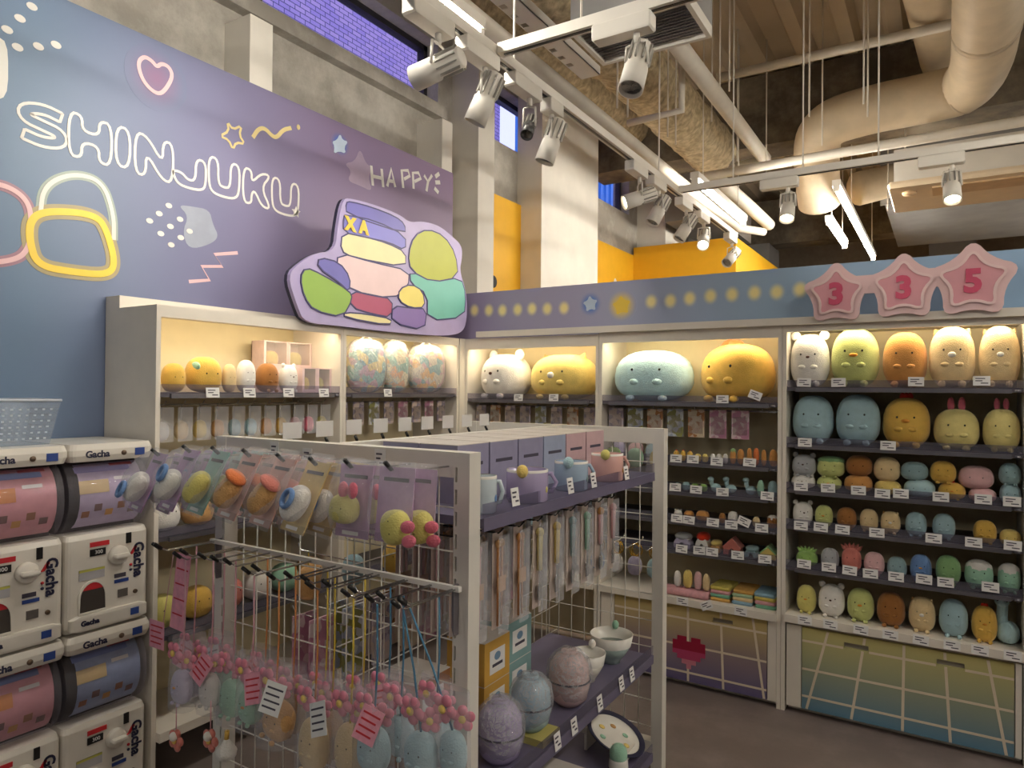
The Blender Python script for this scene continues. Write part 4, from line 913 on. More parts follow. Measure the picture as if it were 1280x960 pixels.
# ------------------------------------------------------------------ price tags on shelf edges
def tag_mesh(w_, h_):
    m = MB().b(-w_ / 2, w_ / 2, -.0006, .0006, -h_ / 2, h_ / 2)
    for k, (a, b) in enumerate(((-.36, .2), (-.36, .05), (-.05, .38))): m.b(w_ * a, w_ * b, -.0011, -.0006, h_ * (.24 - .24 * k) - h_ * .05, h_ * (.24 - .24 * k) + h_ * .05, 1)
    o = m.build('price_tag', [PAPER, INK]); me = o.data; bpy.data.objects.remove(o); return me
TAGM = tag_mesh(.06, .04); TAGB = tag_mesh(.036, .046)
def price_tag(me, loc, rot, label, group):
    o = link('price_tag', me, None, loc, rot); tag(o, label, 'price tag', group); return o
TG = ((1.525, 'top plush row', [(1005, 478), (1048, 478), (1145, 477), (1227, 476)]), (1.258, 'second plush row', [(1006, 553), (1110, 557)]),
      (1.045, 'third plush row', [(1001, 608), (1035, 610), (1073, 613), (1103, 617), (1126, 617), (1176, 621), (1229, 624), (1265, 627)]), (.873, 'fourth plush row', [(1001, 657), (1026, 659), (1053, 662), (1096, 666), (1167, 673), (1217, 678), (1266, 682)]),
      (.68, 'fifth plush row', [(1005, 705), (1036, 709), (1062, 713), (1088, 717), (1120, 721), (1155, 724), (1182, 728), (1238, 734)]), (.46, 'counter plush row', [(1006, 761), (1038, 768), (1076, 776), (1113, 782), (1151, 789), (1190, 794), (1225, 801), (1266, 803)]),
      (1.14, 'tiny puppet shelf', [(845, 573), (866, 574), (896, 577), (937, 578)]), (.99, 'swan-necked plush shelf', [(844, 609), (870, 612), (903, 615), (959, 620)]), (.84, 'little orange plush shelf', [(846, 648), (861, 650), (891, 653), (914, 656), (930, 652), (952, 660)]),
      (.69, 'toy house shelf', [(852, 686), (874, 688), (890, 690), (922, 694), (956, 699)]), (.45, 'towel counter', [(853, 739), (883, 744), (926, 753)]), (1.445, 'giant plush shelf', [(648, 497), (692, 497), (903, 499), (944, 494)]))
for z, nm, ps in TG:
    for px, py in ps:
        yy = FYB - .009 if nm.find('counter') < 0 else FYB - .027
        p = hit(px, py, y=yy); tilt = .35 if (px, py) in ((930, 652), (944, 494)) else -.5 if (px, py) == (883, 744) else rnd.uniform(-.04, .04)
        price_tag(TAGM, (p.x, yy, p.z if 'counter' not in nm else z - .012), (-.12, tilt, 0), 'white price tag on the edge of the ' + nm, 'price tags of the ' + nm)
for px, py in ((266, 485), (312, 485), (361, 485), (405, 486), (485, 487)):
    p = hit(px, py, x=FXL + .009); price_tag(TAGM, (FXL + .009, p.y, 1.478), (-.12, 0, PI / 2), 'white price tag on the shelf edge under the mural', 'price tags under the mural')

# ------------------------------------------------------------------ star sign 3 3 5
sg = thing('star_sign', 'pink sign of three joined stars reading 335', 'sign', (0, FYB - .031, 1.85))
SP = [mat('sign_rim', (232, 198, 198), .5, var=.03), mat('sign_star', (222, 160, 168), .5, var=.04), mat('sign_line', (238, 208, 206), .5, var=.02), mat('sign_digit', (206, 82, 112), .5, var=.03)]
cs = [hit(x, y, y=FYB - .03) for x, y in ((1046, 368), (1130, 360), (1216, 352))]
rs = [hit(1046 + r_, 368, y=FYB - .03).x - cs[0].x for r_ in (43, 45, 48)]
m = MB()
for i_, (c_, r_) in enumerate(zip(cs, rs)): m.prism(smooth_loop([(c_.x + a * r_ * 1.14, c_.z - 1.85 + b * r_ * 1.14) for a, b in star_pts(1, .63)], 2), -.019 - i_ * .0005, .0005 * i_)
for i in (0, 1): m.b(cs[i].x, cs[i + 1].x, -.018, -.002, cs[i].z - 1.85 - .005, cs[i].z - 1.85 + .075)
m.build('backing', SP[0], sg)
for c_, r_, ch in zip(cs, rs, '335'):
    s1 = smooth_loop([(c_.x + a * r_ * .86, c_.z - 1.85 + b * r_ * .86) for a, b in star_pts(1, .55)], 2)
    s_ = MB().prism(s1, -.026, -.02).build('star_face', SP[1], sg)
    MB().ribbon(s1, .011, -.029, -.026, True).build('neon_outline', SP[2], s_)
    text('digit', ch, .13, SP[3], s_, (c_.x, -.028, c_.z - 1.85 - .005), (PI / 2, 0, 0), .006, .002)

# ------------------------------------------------------------------ cut-out board over the corner (plain generic stand-in art)
BX = FXL + .0205
st = thing('cutout_board', 'large shaped cut-out board with lilac rim and plain colour blocks', 'display board', (BX, 0, 0), RW)
def bpts(pts, it=2):
    o = [];
    for x, y in pts:
        h = hit(340 + x / 4.8, 230 + y / 4.8, x=BX + .02); o.append((h.y, h.z))
    return smooth_loop(o, it)
RIM = bpts([(92, 545), (170, 470), (260, 415), (380, 400), (395, 250), (425, 90), (470, 85), (620, 125), (770, 185), (825, 232), (900, 222), (1000, 248), (1080, 312), (1140, 370), (1140, 450), (1125, 520), (1165, 640), (1172, 790), (1150, 890), (1050, 912), (900, 905), (640, 880), (400, 850), (195, 832), (150, 730)])
MB().prism(RIM, -.0, .02).build('core_edge', mat('board_navy_edge', (44, 42, 66), .6), st)
MB().prism(RIM, -.02, 0).build('face', mat('board_lilac', (176, 164, 206), .5, var=.05), st)
BLK = [((442, 112, 446, 182, 800, 300, 795, 240, 740, 195, 600, 140, 470, 105), (112, 108, 184), 'cap_block'), ((430, 195, 425, 290, 560, 320, 700, 350, 800, 400, 800, 310, 620, 220, 440, 185), (128, 126, 206), 'band_block'),
       ((420, 290, 410, 400, 480, 440, 800, 500, 800, 410, 690, 355, 560, 318), (236, 226, 176), 'cream_block'), ((395, 410, 385, 540, 470, 640, 720, 690, 815, 620, 820, 520, 600, 470), (232, 204, 206), 'pale_pink_block'),
       ((470, 640, 470, 740, 600, 780, 715, 800, 720, 690, 600, 670), (176, 84, 116), 'plaid_block'), ((830, 520, 815, 420, 850, 310, 930, 270, 1030, 310, 1100, 420, 1115, 560, 960, 590), (178, 182, 70), 'green_block'),
       ((825, 520, 830, 600, 930, 660, 930, 820, 1150, 800, 1160, 660, 1130, 560, 960, 590), (120, 190, 176), 'teal_block'), ((165, 560, 200, 500, 290, 540, 460, 640, 480, 690, 420, 800, 250, 760, 190, 680), (146, 180, 84), 'leaf_green_block'),
       ((280, 440, 270, 500, 400, 590, 460, 650, 465, 560, 400, 470), (112, 108, 184), 'small_cap_block'), ((755, 700, 760, 630, 830, 600, 900, 640, 915, 740, 830, 745), (236, 218, 120), 'small_yellow_block'), ((720, 730, 715, 830, 910, 880, 925, 750, 830, 745), (140, 118, 180), 'small_purple_block'),
       ((430, 770, 430, 800, 700, 850, 715, 810, 560, 780), (238, 226, 170), 'base_cream_block')]
for i, (q, c_, nm) in enumerate(BLK):
    pts = bpts(list(zip(q[::2], q[1::2])), 1)
    b_ = MB().prism(pts, -.0215 - .0004 * i, -.02).build(nm, mat('board_' + nm, c_, .5, var=.03), st)
    MB().ribbon(pts, .007, -.0222 - .0004 * i, -.0205, True).build('outline', mat('board_outline', (66, 62, 110), .5), b_)
for ch, x, y in (('X', 465, 245), ('A', 545, 265)):
    h = hit(340 + x / 4.8, 230 + y / 4.8, x=BX + .02); text('yellow_letter', ch, .085, NEONG, st, (h.y, -.027, h.z), (PI / 2, 0, 0), .006)

# ================================================================== CAPSULE MACHINES
MW = mat('machine_white', (222, 216, 206), .3, var=.03); NAVYT = mat('logo_navy', (34, 34, 62), .5); REDT = mat('logo_red', (190, 40, 48), .5); BLUEST = mat('sticker_blue', (44, 70, 140), .5)
DOME = clear('machine_dome', (220, 215, 225), .13, .05, (246, 244, 248), 0)
GREYST = mat('sticker_grey', (176, 174, 178), .5); DARKIN = mat('machine_inside', (40, 34, 34), .7)
def machine(y, z, label, card, cardlab, icons):
    t = thing('capsule_machine', label, 'vending machine', (-2.5, y, z), (0, 0, PI / 2), 'stacked capsule machines')
    w_ = .286; h = w_ / 2
    bd = MB().b(-h, h, .012, .36, .003, .335, ch=.018).build('lower_body', MW, t)
    MB().b(-h + .01, h - .01, -.006, .02, .006, .06, ch=.008).build('foot_skirt', MW, t)
    MB().b(-h + .006, h - .006, .1, .36, .335, .59).build('inner_box', DARKIN, t)
    arc = [(.10 - .098 * math.sin(PI * k / 10), .463 - .128 * math.cos(PI * k / 10)) for k in range(11)]
    m = MB(); n = len(arc)
    m.add([(-h + .004, a, b) for a, b in arc] + [(h - .004, a, b) for a, b in arc], [(i, i + 1, n + i + 1, n + i) for i in range(n - 1)], 0, True)
    m.add([(-h + .004, a, b) for a, b in arc], [list(range(n))]); m.add([(h - .004, a, b) for a, b in arc], [list(range(n))[::-1]])
    dm = m.build('clear_dome', DOME, t)
    arc2 = [(.10 - .086 * math.sin(PI * k / 10), .463 - .116 * math.cos(PI * k / 10)) for k in range(1, 10)]
    m = MB(); n = len(arc2)
    m.add([(-h + .045, a, b) for a, b in arc2] + [(h - .022, a, b) for a, b in arc2], [(i, i + 1, n + i + 1, n + i) for i in range(n - 1)], 0, True)
    cd_ = m.build('display_card', card, t)
    def on_card(u, v, w2, h2, mt, nm):      # patch printed on the curved card; v 0..1 upward
        m = MB(); R_ = .0875; q = []
        for k in range(4):
            th = PI * (.1 + .8 * (v + h2 * (k / 3 - .5))); q.append((.10 - R_ * math.sin(th), .463 - (R_ + .03) * math.cos(th)))
        m.add([(u - w2 / 2, a, b) for a, b in q] + [(u + w2 / 2, a, b) for a, b in q], [(i, i + 1, 5 + i, 4 + i) for i in range(3)]); m.build(nm, mt, cd_)
    on_card(-.01, .86, .19, .1, mat('card_strip_' + cardlab, icons[0], .5), 'title_strip'); on_card(.06, .93, .08, .06, REDT, 'red_badge'); on_card(-.05, .62, .1, .16, mat('card_icon_a' + cardlab, icons[1], .5), 'picture_patch')
    for k, u in enumerate((-.075, -.035, .005, .045, .085)): on_card(u, .28 + .08 * (k % 2), .026, .09, mat('card_icon_%d' % (k % 3), ((150, 96, 60), (120, 84, 80), (206, 150, 70))[k % 3], .5), 'product_picture')
    on_card(.05, .7, .06, .045, PAPER, 'price_strip')
    ld_ = MB().b(-h - .002, h + .002, -.012, .365, .588, .648, ch=.02).build('lid', MW, t)
    text('logo', 'Gacha', .032, NAVYT, ld_, (-.055, -.0125, .612), (PI / 2, 0, 0), .001)
    MB().lathe([(.009, 0), (.009, .004), (0, .004)], 14, M=Matrix.Translation((.035, -.011, .612)) @ Matrix.Rotation(PI / 2, 4, 'X')).build('lock', mat('lock_bronze', (120, 100, 84), .4, .6), ld_)
    MB().b(.075, .11, -.0135, -.0115, .6, .626).build('blue_sticker', BLUEST, ld_)
    f = .0115      # front face details
    kn = MB().lathe([(.034, 0), (.034, .014), (.028, .02), (0, .02)], 20, M=Matrix.Translation((.03, f, .245)) @ Matrix.Rotation(PI / 2, 4, 'X')).b(.003, .057, f - .042, f - .018, .238, .252, ch=.005).build('knob', MW, t)
    MB().b(.06, .078, f - .003, f + .002, .28, .318).build('coin_slot', BLACK, t)
    MB().b(-.065, .0, f - .002, f + .002, .288, .304).build('red_label', REDT, t); MB().b(-.065, -.012, f - .002, f + .002, .256, .28).build('price_display', BLACK, t)
    text('price_print', '300', .018, PAPER, t, (-.036, f - .0025, .268), (PI / 2, 0, 0))
    MB().b(-.1, -.015, f - .002, f + .002, .178, .214).build('notice_sticker', GREYST, t); MB().b(-.1, -.015, f - .0025, f + .002, .206, .214).build('notice_edge', mat('sticker_lime', (190, 186, 90)), t)
    ach = [(-.055 + .045 * math.cos(PI * k / 12), .115 + .055 * math.sin(PI * k / 12)) for k in range(13)] + [(-.1, .065), (-.01, .065)]
    MB().ribbon(ach, .007, f - .006, f + .001, True).build('chute_frame', MW, t)
    ch_ = MB().prism(ach, f - .002, f + .001).build('chute', mat('chute_dark', (70, 64, 60), .3), t)
    MB().prism([(-.055 + .04 * math.cos(PI * k / 12), .118 + .048 * math.sin(PI * k / 12)) for k in range(2, 11)], f - .0035, f - .002).build('chute_red', REDT, ch_)
    g = text('side_logo', 'Gacha', .05, NAVYT, t, (.105, f - .002, .215), (PI / 2, PI / 2, 0), .0015)
    for k in range(2): MB().lathe([(.005, 0), (.005, .003), (0, .003)], 10, M=Matrix.Translation((.078, f, .2 - .018 * k)) @ Matrix.Rotation(PI / 2, 4, 'X')).build('logo_dot', REDT if k == 0 else NAVYT, t)
    MB().prism([(.072, .236), (.094, .27), (.1, .262), (.084, .238)], f - .003, f + .001).build('logo_arrow', REDT, t)
    for (u, z_, w2, h2, mt) in ((.04, .17, .04, .014, INK), (.045, .15, .05, .012, BLUEST), (.05, .105, .035, .028, mat('return_cup', (96, 90, 86), .4))):
        MB().b(u - w2 / 2, u + w2 / 2, f - .0025, f + .002, z_ - h2 / 2, z_ + h2 / 2).build('front_label', mt, t)
    MB().lathe([(.008, 0), (.008, .004), (0, .004)], 12, M=Matrix.Translation((.095, f, .1)) @ Matrix.Rotation(PI / 2, 4, 'X')).build('screw', mat('lock_bronze', (120, 100, 84)), t)
    text('foot_logo', 'Gacha', .024, NAVYT, t, (-.07, -.0075, .034), (PI / 2, 0, 0), .001); MB().b(.07, .1, -.008, -.005, .022, .046).build('blue_sticker', BLUEST, t)
    return t
CPK = mat('card_pink', (214, 150, 158), .45, var=.1, scale=30); CLI = mat('card_lilac', (190, 176, 204), .45, var=.1, scale=30); CBL = mat('card_blue', (150, 168, 204), .45, var=.1, scale=30)
machine(1.337, .652, 'white capsule machine with lilac display card, upper one by the shelving', CLI, 'l', ((140, 132, 180), (214, 190, 140)))
machine(1.337, 0, 'white capsule machine with blue display card, lower one by the shelving', CBL, 'b', ((120, 140, 196), (226, 200, 140)))
machine(1.045, .652, 'white capsule machine with pink display card, upper one under the basket', CPK, 'p', ((110, 128, 180), (206, 130, 60)))
machine(1.045, 0, 'white capsule machine with pink display card, lower one of its stack', CPK, 'q', ((110, 128, 180), (206, 130, 60)))
# basket on the machines
t = thing('plastic_basket', 'clear perforated plastic basket standing on the capsule machines', 'basket', (-2.68, 1.03, 1.3005), (0, 0, PI / 2))
BK = clear('basket_plastic', (206, 214, 224), .3, .25, (232, 238, 245), 0)
m = MB(); T = .17; B_ = .145; hb = .15
for k in range(4):
    R4 = Matrix.Rotation(k * PI / 2, 4, 'Z'); a = T if k % 2 == 0 else .11; a2 = B_ if k % 2 == 0 else .09; dpt = .11 if k % 2 == 0 else T; dp2 = .09 if k % 2 == 0 else B_
    wl_ = MB().add([(-a2, -dp2, 0), (a2, -dp2, 0), (a, -dpt, hb), (-a, -dpt, hb)], [(0, 1, 2, 3)], M=R4).build('side_wall', BK, t)
    hl = MB()
    for r in range(6):
        for c_ in range(13):
            v = .15 + r * .13; u = (c_ - 6) / 7; aa = a2 + (a - a2) * v; yy = -(dp2 + (dpt - dp2) * v) - .001; hl.b(u * aa - .004, u * aa + .004, yy - .0005, yy + .0005, v * hb - .003, v * hb + .003, M=R4)
    h_ = hl.build('perforation_rims', mat('basket_rim', (190, 198, 208), .4), wl_); h_['kind'] = 'stuff'
MB().b(-B_, B_, -.09, .09, 0, .003).build('bottom', BK, t)
MB().tube([(-T, -.11, hb), (T, -.11, hb), (T, .11, hb), (-T, .11, hb)], .005, 8, closed=True).build('rim', mat('basket_rim', (190, 198, 208)), t)

# ================================================================== GONDOLA RACK
GX, GY = -1.4, 1.98; GL_ = (-GX, -GY, 0)
gd = thing('gondola_rack', 'white wire-mesh gondola rack in the middle of the aisle', 'display rack', (GX, GY, 0))
def gpart(name, mb, m, parent=None): return mb.build(name, m, parent or gd, GL_ if parent is None else None)
X0, X1, YF, YB, GT = -1.87, -.93, 1.31, 2.62, 1.352
for (a, b) in ((X0, YF), (X1 - .045, YF), (X0, YB), (X1 - .045, YB)):
    if b == YF:
        s0 = a + (.004 if a > -1 else .034); pb = MB().b(a, s0, b, b + .045, 0, GT).b(s0 + .006, a + .045, b, b + .045, 0, GT).b(s0, s0 + .006, b + .03, b + .045, 0, GT)
        zt = GT
        for k in range(24): pb.b(s0, s0 + .006, b, b + .03, GT - .035 - k * .052, zt); zt = GT - .07 - k * .052
        gpart('post', pb.b(s0, s0 + .006, b, b + .03, 0, zt), RACK)
    else: gpart('post', MB().b(a, a + .045, b, b + .045, 0, GT), RACK)
for y in (YF, YB):
    gpart('top_rail', MB().b(X0 + .045, X1 - .045, y + .002, y + .043, GT - .06, GT), RACK); gpart('bottom_rail', MB().b(X0 + .045, X1 - .045, y + .002, y + .043, .06, .12), RACK)
gpart('spine_rail', MB().b(-1.42, -1.38, YF + .045, YB, GT - .05, GT - .002), RACK); gpart('spine_rail', MB().b(-1.42, -1.38, YF + .045, YB, .06, .12), RACK)
def mesh_panel(plane, a0, a1, c, name='wire_grid'):
    m = MB(); n = round((a1 - a0) / .062)
    for k in range(1, n):
        u = a0 + (a1 - a0) * k / n
        m.tube([(u, c, .12), (u, c, GT - .05)] if plane == 'y' else [(c, u, .12), (c, u, GT - .05)], .0021, 5)
    for k in range(11):
        z = GT - .135 - k * .105
        m.tube([(a0, c + .003, z), (a1, c + .003, z)] if plane == 'y' else [(c + .003, a0, z), (c + .003, a1, z)], .0021, 5)
    return gpart(name, m, WIRE)
mesh_panel('y', X0 + .045, X1 - .045, YF + .022); mesh_panel('y', X0 + .045, X1 - .045, YB + .022); mesh_panel('x', YF + .045, YB, -1.4)
SHV = mat('shelf_lilac_grey', (104, 98, 122), .45, var=.05)
for z, nm in ((1.19, 'mug_shelf'), (.5, 'bowl_shelf'), (.13, 'bottom_deck')):
    xs = X1 - .005 if z > .2 else X1 - .005
    s_ = gpart(nm, MB().b(-1.375, xs, YF + .06, YB - .1, z - .022, z), SHV)
    MB().b(xs, xs + .006, YF + .06, YB - .1, z - .03, z + .002).build('front_rail', SHV, s_)
    MB().b(xs + .001, xs + .004, YF + .06, YB - .1, z + .002, z + .036).build('lip', LIP, s_)
    for yy in (YF + .1, YB - .14):
        MB().prism([(-1.375, z - .03), (-1.1, z - .03), (-1.375, z - .1)], yy, yy + .004).build('bracket', mat('bracket_grey', (120, 116, 122), .4, .4), s_)
BAR = mat('hook_black', (30, 28, 30), .4)
# front hook rows
def hook_front(x, y, z, y0=YF + .02, m=CHROME):
    h = gpart('hook', MB().tube([(x, y0, z - .02), (x, y + .03, z - .018), (x, y, z)], .0022, 6), m)
    MB().tube([(x, y + .012, z - .009), (x, y - .008, z + .008)], .005, 8).build('hook_cap', BLACK, h)
R1 = [(-1.843, 1.32), (-1.70, 1.337), (-1.578, 1.34), (-1.455, 1.34), (-1.331, 1.336), (-1.22, 1.334), (-1.109, 1.336), (-.992, 1.338)]
for x, z in R1: hook_front(x, 1.1, z)
R2 = [-1.84, -1.655, -1.505, -1.35, -1.215, -1.09, -1.0]
bar2 = gpart('hook_bar', MB().b(-1.86, -.94, 1.285, 1.297, 1.035, 1.047), WIRE)
hook_front(R2[0], 1.11, 1.06, 1.29)
for x in (-1.84, -.96): MB().prism([(x - .003, 1.047), (x + .003, 1.047), (x + .003, .93), (x - .003, .95)], 1.29, 1.31).build('bar_bracket', mat('bracket_grey', (120, 116, 122)), bar2)

# bagged toys on the upper hook row
def bagged(x, y, ztop, tilt, card, col, w_, h_, toy, label, group='bagged plush on the upper hooks', extra=None, rz=0, toyrot=0):
    t = thing('bagged_plush', label, 'packaged toy', (x, y, ztop), (-tilt, 0, rz), group)
    MB().b(-w_ / 2, w_ / 2, 0, .0015, -h_, 0).build('card', card, t)
    MB().b(-w_ / 2 * .7, w_ / 2 * .7, -.0012, 0, -.03, -.022).build('title_print', INK, t)
    MB().b(-w_ / 2, w_ / 2, -.0013, 0, -h_, -h_ + .018).build('footer_band', mat('footer_' + card.name, tuple(int(255 * (v ** .45) * .9) for v in card.node_tree.nodes['Color Ramp'].color_ramp.elements[0].color[:3])), t)
    MB().b(-w_ * .28, w_ * .2, -.002, -.0013, -h_ + .005, -h_ + .013).build('footer_label', PAPER, t)
    p = plush('', (0, -.028, -h_ * .60 - toy[1] / 2), toy[0], .05, toy[1], col, 'lying', name='toy', parent=t, rot=(0, toyrot, 0))
    if extra: extra(p, toy)
    m = MB(); n, mm = 8, 8; vs = []      # bulged clear film over card and toy
    for i in range(mm + 1):
        for k in range(n + 1):
            u = k / n * 2 - 1; v = i / mm; b = max(0, 1 - u ** 4) * max(0, math.sin(PI * min(1, max(0, v * 1.02))) ** .7)
            vs.append((u * w_ * .54, -.004 - b * .056 + rnd.uniform(-.003, .003), .012 - v * (h_ + .02)))
    m.add(vs, [(i * (n + 1) + k, i * (n + 1) + k + 1, (i + 1) * (n + 1) + k + 1, (i + 1) * (n + 1) + k) for i in range(mm) for k in range(n)], 0, True)
    m.build('film', FILM, t)
    return t
def band(c, pos):
    def f(p, toy): MB().tube([(toy[0] * .3 * math.cos(a * PI / 8) + pos[0], -.03, toy[1] * pos[1] + toy[0] * .3 * math.sin(a * PI / 8)) for a in range(16)], .006, 6, closed=True).build('float_ring', plush_mat(c), p)
    return f
def bow(c):
    def f(p, toy):
        for s_ in (-1, 1): MB().blob((toy[0] * .25 + s_ * .014, -.012, toy[1] * 1.02 + .008), (.013, .008, .018)).build('ribbon', plush_mat(c), p)
    return f
def hat(c):
    def f(p, toy): MB().blob((0, -.005, toy[1] * .98), (toy[0] * .5, .026, .012)).build('hat', plush_mat(c), p)
    return f
CARDS = dict(l=LILACP, m=mat('card_mint', (160, 202, 192), .5, var=.08, scale=60), p=mat('card_peach', (224, 180, 168), .5, var=.08, scale=60), y=mat('card_butter', (224, 196, 124), .5, var=.08, scale=60))
row = [(0, 'l', 'white', band('navy', (0, .25)), 'bagged white plush with blue band on lilac card'), (1, 'l', 'white', band('navy', (0, .8)), 'bagged white plush with blue ring cap on lilac card'), (2, 'm', 'melon', None, 'bagged yellow-green plush on mint card'),
       (3, 'p', 'tan', hat('dark_orange'), 'bagged tan plush with orange hat on peach card'), (4, 'p', 'tan', hat('coral'), 'bagged tan plush with coral cap on peach card'), (5, 'y', 'white', band('navy', (.01, .6)), 'bagged cream plush with blue ring on butter-yellow card')]
for k, cd_, col, ex, lab in row:
    x, z = R1[k]
    bagged(x + .005, 1.118, z - .004, .42, CARDS[cd_], col, .108, .165, (.062, .085), lab, extra=ex, rz=-.25, toyrot=.5)
    bagged(x + .005, 1.176, z - .012, .30, CARDS[cd_], col, .106, .165, (.058, .08), lab.replace('bagged', 'second bagged') + ', behind the first', extra=ex, rz=-.25, toyrot=.5)
    bagged(x + .005, 1.235, z - .014, .2, CARDS[cd_], col, .106, .165, (.058, .08), lab.replace('bagged', 'third bagged') + ', rearmost of three', extra=ex, rz=-.25, toyrot=.5)
for k, rot, lab in ((6, 0, 'bagged round yellow plush with pink bow on lilac card'), (7, 1.35, 'bagged yellow plush turned sideways with pink bow on lilac card')):
    x, z = R1[k]
    bagged(x + .012, 1.118, z - .004, .1, LILACP, 'melon', .098, .158, (.072, .064), lab, extra=bow('rose'), toyrot=rot)
    bagged(x + .02, 1.18, z - .012, .06, LILACP, 'melon', .098, .158, (.072, .064), lab.replace('bagged', 'second bagged') + ', behind the first', extra=bow('rose'), toyrot=rot)
# price cards on the front rail
for px, py in ((343, 563), (384, 571), (475, 573)):
    p = hit(px, py, y=YF - .001); price_tag(TAGB, (p.x, YF - .0006, p.z), (0, 0, 0), 'small printed price card on the top rail of the rack front', 'price cards on the rack front')

# strap charms in bags on the lower hook row
PET = mat('felt_petal', (226, 140, 160), .9, var=.1, scale=60); CENT = mat('felt_center', (232, 200, 110), .9)
STR = [mat('strap_%d' % i, c, .7) for i, c in enumerate(((212, 184, 70), (70, 120, 150), (214, 140, 80), (222, 170, 180)))]
def flower(parent, loc, r, m=PET, rot=(0, 0, 0)):
    f = MB()
    for k in range(5): a = 2 * PI * k / 5; f.blob((r * .62 * math.cos(a), 0, r * .62 * math.sin(a)), (r * .42, r * .22, r * .42), n=10, m=6)
    o = f.build('flower', m, parent, loc, rot); MB().blob((0, -r * .2, 0), (r * .3, r * .16, r * .3), n=10, m=6).build('flower_center', CENT, o); return o
def leaflet(parent, loc, rot, w_, h_, m):
    o = MB().b(-w_ / 2, w_ / 2, 0, .001, -h_, 0).build('leaflet', m, parent, loc, rot)
    for k in range(4): MB().b(-w_ * .4, w_ * (.4 - .1 * (k % 2)), -.0006, 0, -h_ * (.2 + .2 * k) - .002, -h_ * (.2 + .2 * k) + .002).build('print_line', INK if m is PAPER else REDT, o)
    return o
def strap_toy(x, y, zb, w_, h_, col, label, strap, leaf=None, kind='plain', ztop=1.041, tilt=0):
    hook_front(max(-1.85, min(-.95, x)), min(1.11, y - .02), 1.06, 1.29)
    hx = max(-1.85, min(-.95, x)) - x
    t = thing('strap_charm', label, 'plush charm', (x, y, zb), group='bagged strap charms on the lower hooks')
    plush('', (0, 0, 0), w_, w_ * .7, h_, col, kind, name='charm_body', parent=t, rot=(0, tilt, 0))
    MB().tube([(0, 0, h_ - .005), (.004 + hx / 2, .004, (ztop - zb + h_) / 2), (hx, .006, ztop - zb)], .0022, 6).build('strap', STR[strap], t)
    flower(t, (-.015, -.012, h_ + .045), .03, rot=(.1, .2, 0)); flower(t, (.022, .002, h_ + .028), .026, rot=(0, .9, .3))
    if leaf: leaflet(t, (leaf[0], -.02, h_ + .05), (-.25, leaf[1], leaf[2]), .052, .07, PINKP if leaf[3] == 'p' else PAPER)
    m = MB(); bw = w_ * .66; zt = h_ + .085; vs = []; n, mm = 10, 6
    for i in range(mm + 1):
        for k in range(n): a = 2 * PI * k / n; v = i / mm; vs.append((bw * math.cos(a) * (1 + rnd.uniform(-.05, .05)), bw * .75 * math.sin(a) * (1 - .6 * v ** 2), -.012 + v * (zt + .012)))
    m.add(vs, [(i * n + k, i * n + (k + 1) % n, (i + 1) * n + (k + 1) % n, (i + 1) * n + k) for i in range(mm) for k in range(n)], 0, True); m.build('bag', FILM, t)
    return t
def sc(px, py, pw, ph, col, label, strap, leaf=None, y=1.1, kind='plain', tilt=0):
    p = hit(px, py + ph / 2, y=y); s_ = mpp(p); return strap_toy(p.x, y, p.z, pw * s_, ph * s_, col, label, strap, leaf, kind, tilt=tilt)
sc(227, 858, 30, 42, 'lilac', 'bagged lilac-grey bird charm hanging nearest the capsule machines', 3, kind='bird')
sc(262, 862, 30, 42, 'white', 'bagged white charm with pink leaflet', 3, (.02, .5, 0, 'p'), 1.14)
sc(290, 872, 36, 46, 'mint', 'bagged plain mint charm', 3, None, 1.17)
sc(313, 882, 34, 44, 'mint', 'bagged mint charm with orange beak', 3, (.03, -.3, .2, 'p'), kind='bird')
sc(344, 897, 44, 48, 'tan', 'bagged brown charm tilted to one side', 2, (.03, .2, .3, 'w'), tilt=.3)
sc(392, 930, 42, 66, 'cream', 'bagged tall cream charm beside the brown one', 2, (.03, -.4, 0, 'w'))
sc(414, 918, 36, 60, 'tan', 'bagged tan charm behind the two cream ones', 0, None, 1.2)
sc(437, 936, 42, 64, 'cream', 'bagged tall cream charm beside the blue ones', 0, None)
sc(467, 936, 46, 56, 'blue', 'bagged powder-blue charm beside the cream one', 1, (.02, .3, .2, 'p'))
sc(500, 920, 40, 50, 'blue', 'bagged powder-blue charm hanging behind the other blue ones', 1, None, 1.18)
sc(526, 944, 46, 58, 'blue', 'bagged blue charm in crinkled film', 1, None)
sc(566, 940, 38, 54, 'blue', 'bagged blue charm hanging beside the rack post', 1, None, 1.12)
for px, py, key, st_, lf, lab in ((240, 846, 'lilac', 3, (.01, .3, .2, 'p'), 'second lilac-grey charm in film behind the first'), (276, 852, 'mint', 3, (-.01, -.4, 0, 'w'), 'mint charm in film behind the white one'), (330, 872, 'tan', 2, (.0, .6, .1, 'p'), 'second brown charm in film behind the first'),
                              (365, 892, 'tan', 2, None, 'tan charm in film between brown and cream ones'), (405, 900, 'cream', 0, (.02, .5, 0, 'w'), 'second cream charm in film behind the first'), (452, 905, 'cream', 0, None, 'cream charm in film behind the first blue one'),
                              (484, 902, 'blue', 1, (.0, -.3, .3, 'p'), 'second blue charm in film behind the front blue ones'), (545, 915, 'blue', 1, None, 'blue charm in film deep behind the crinkled one')):
    sc(px, py, 38, 48, key, lab, st_, lf, 1.23)
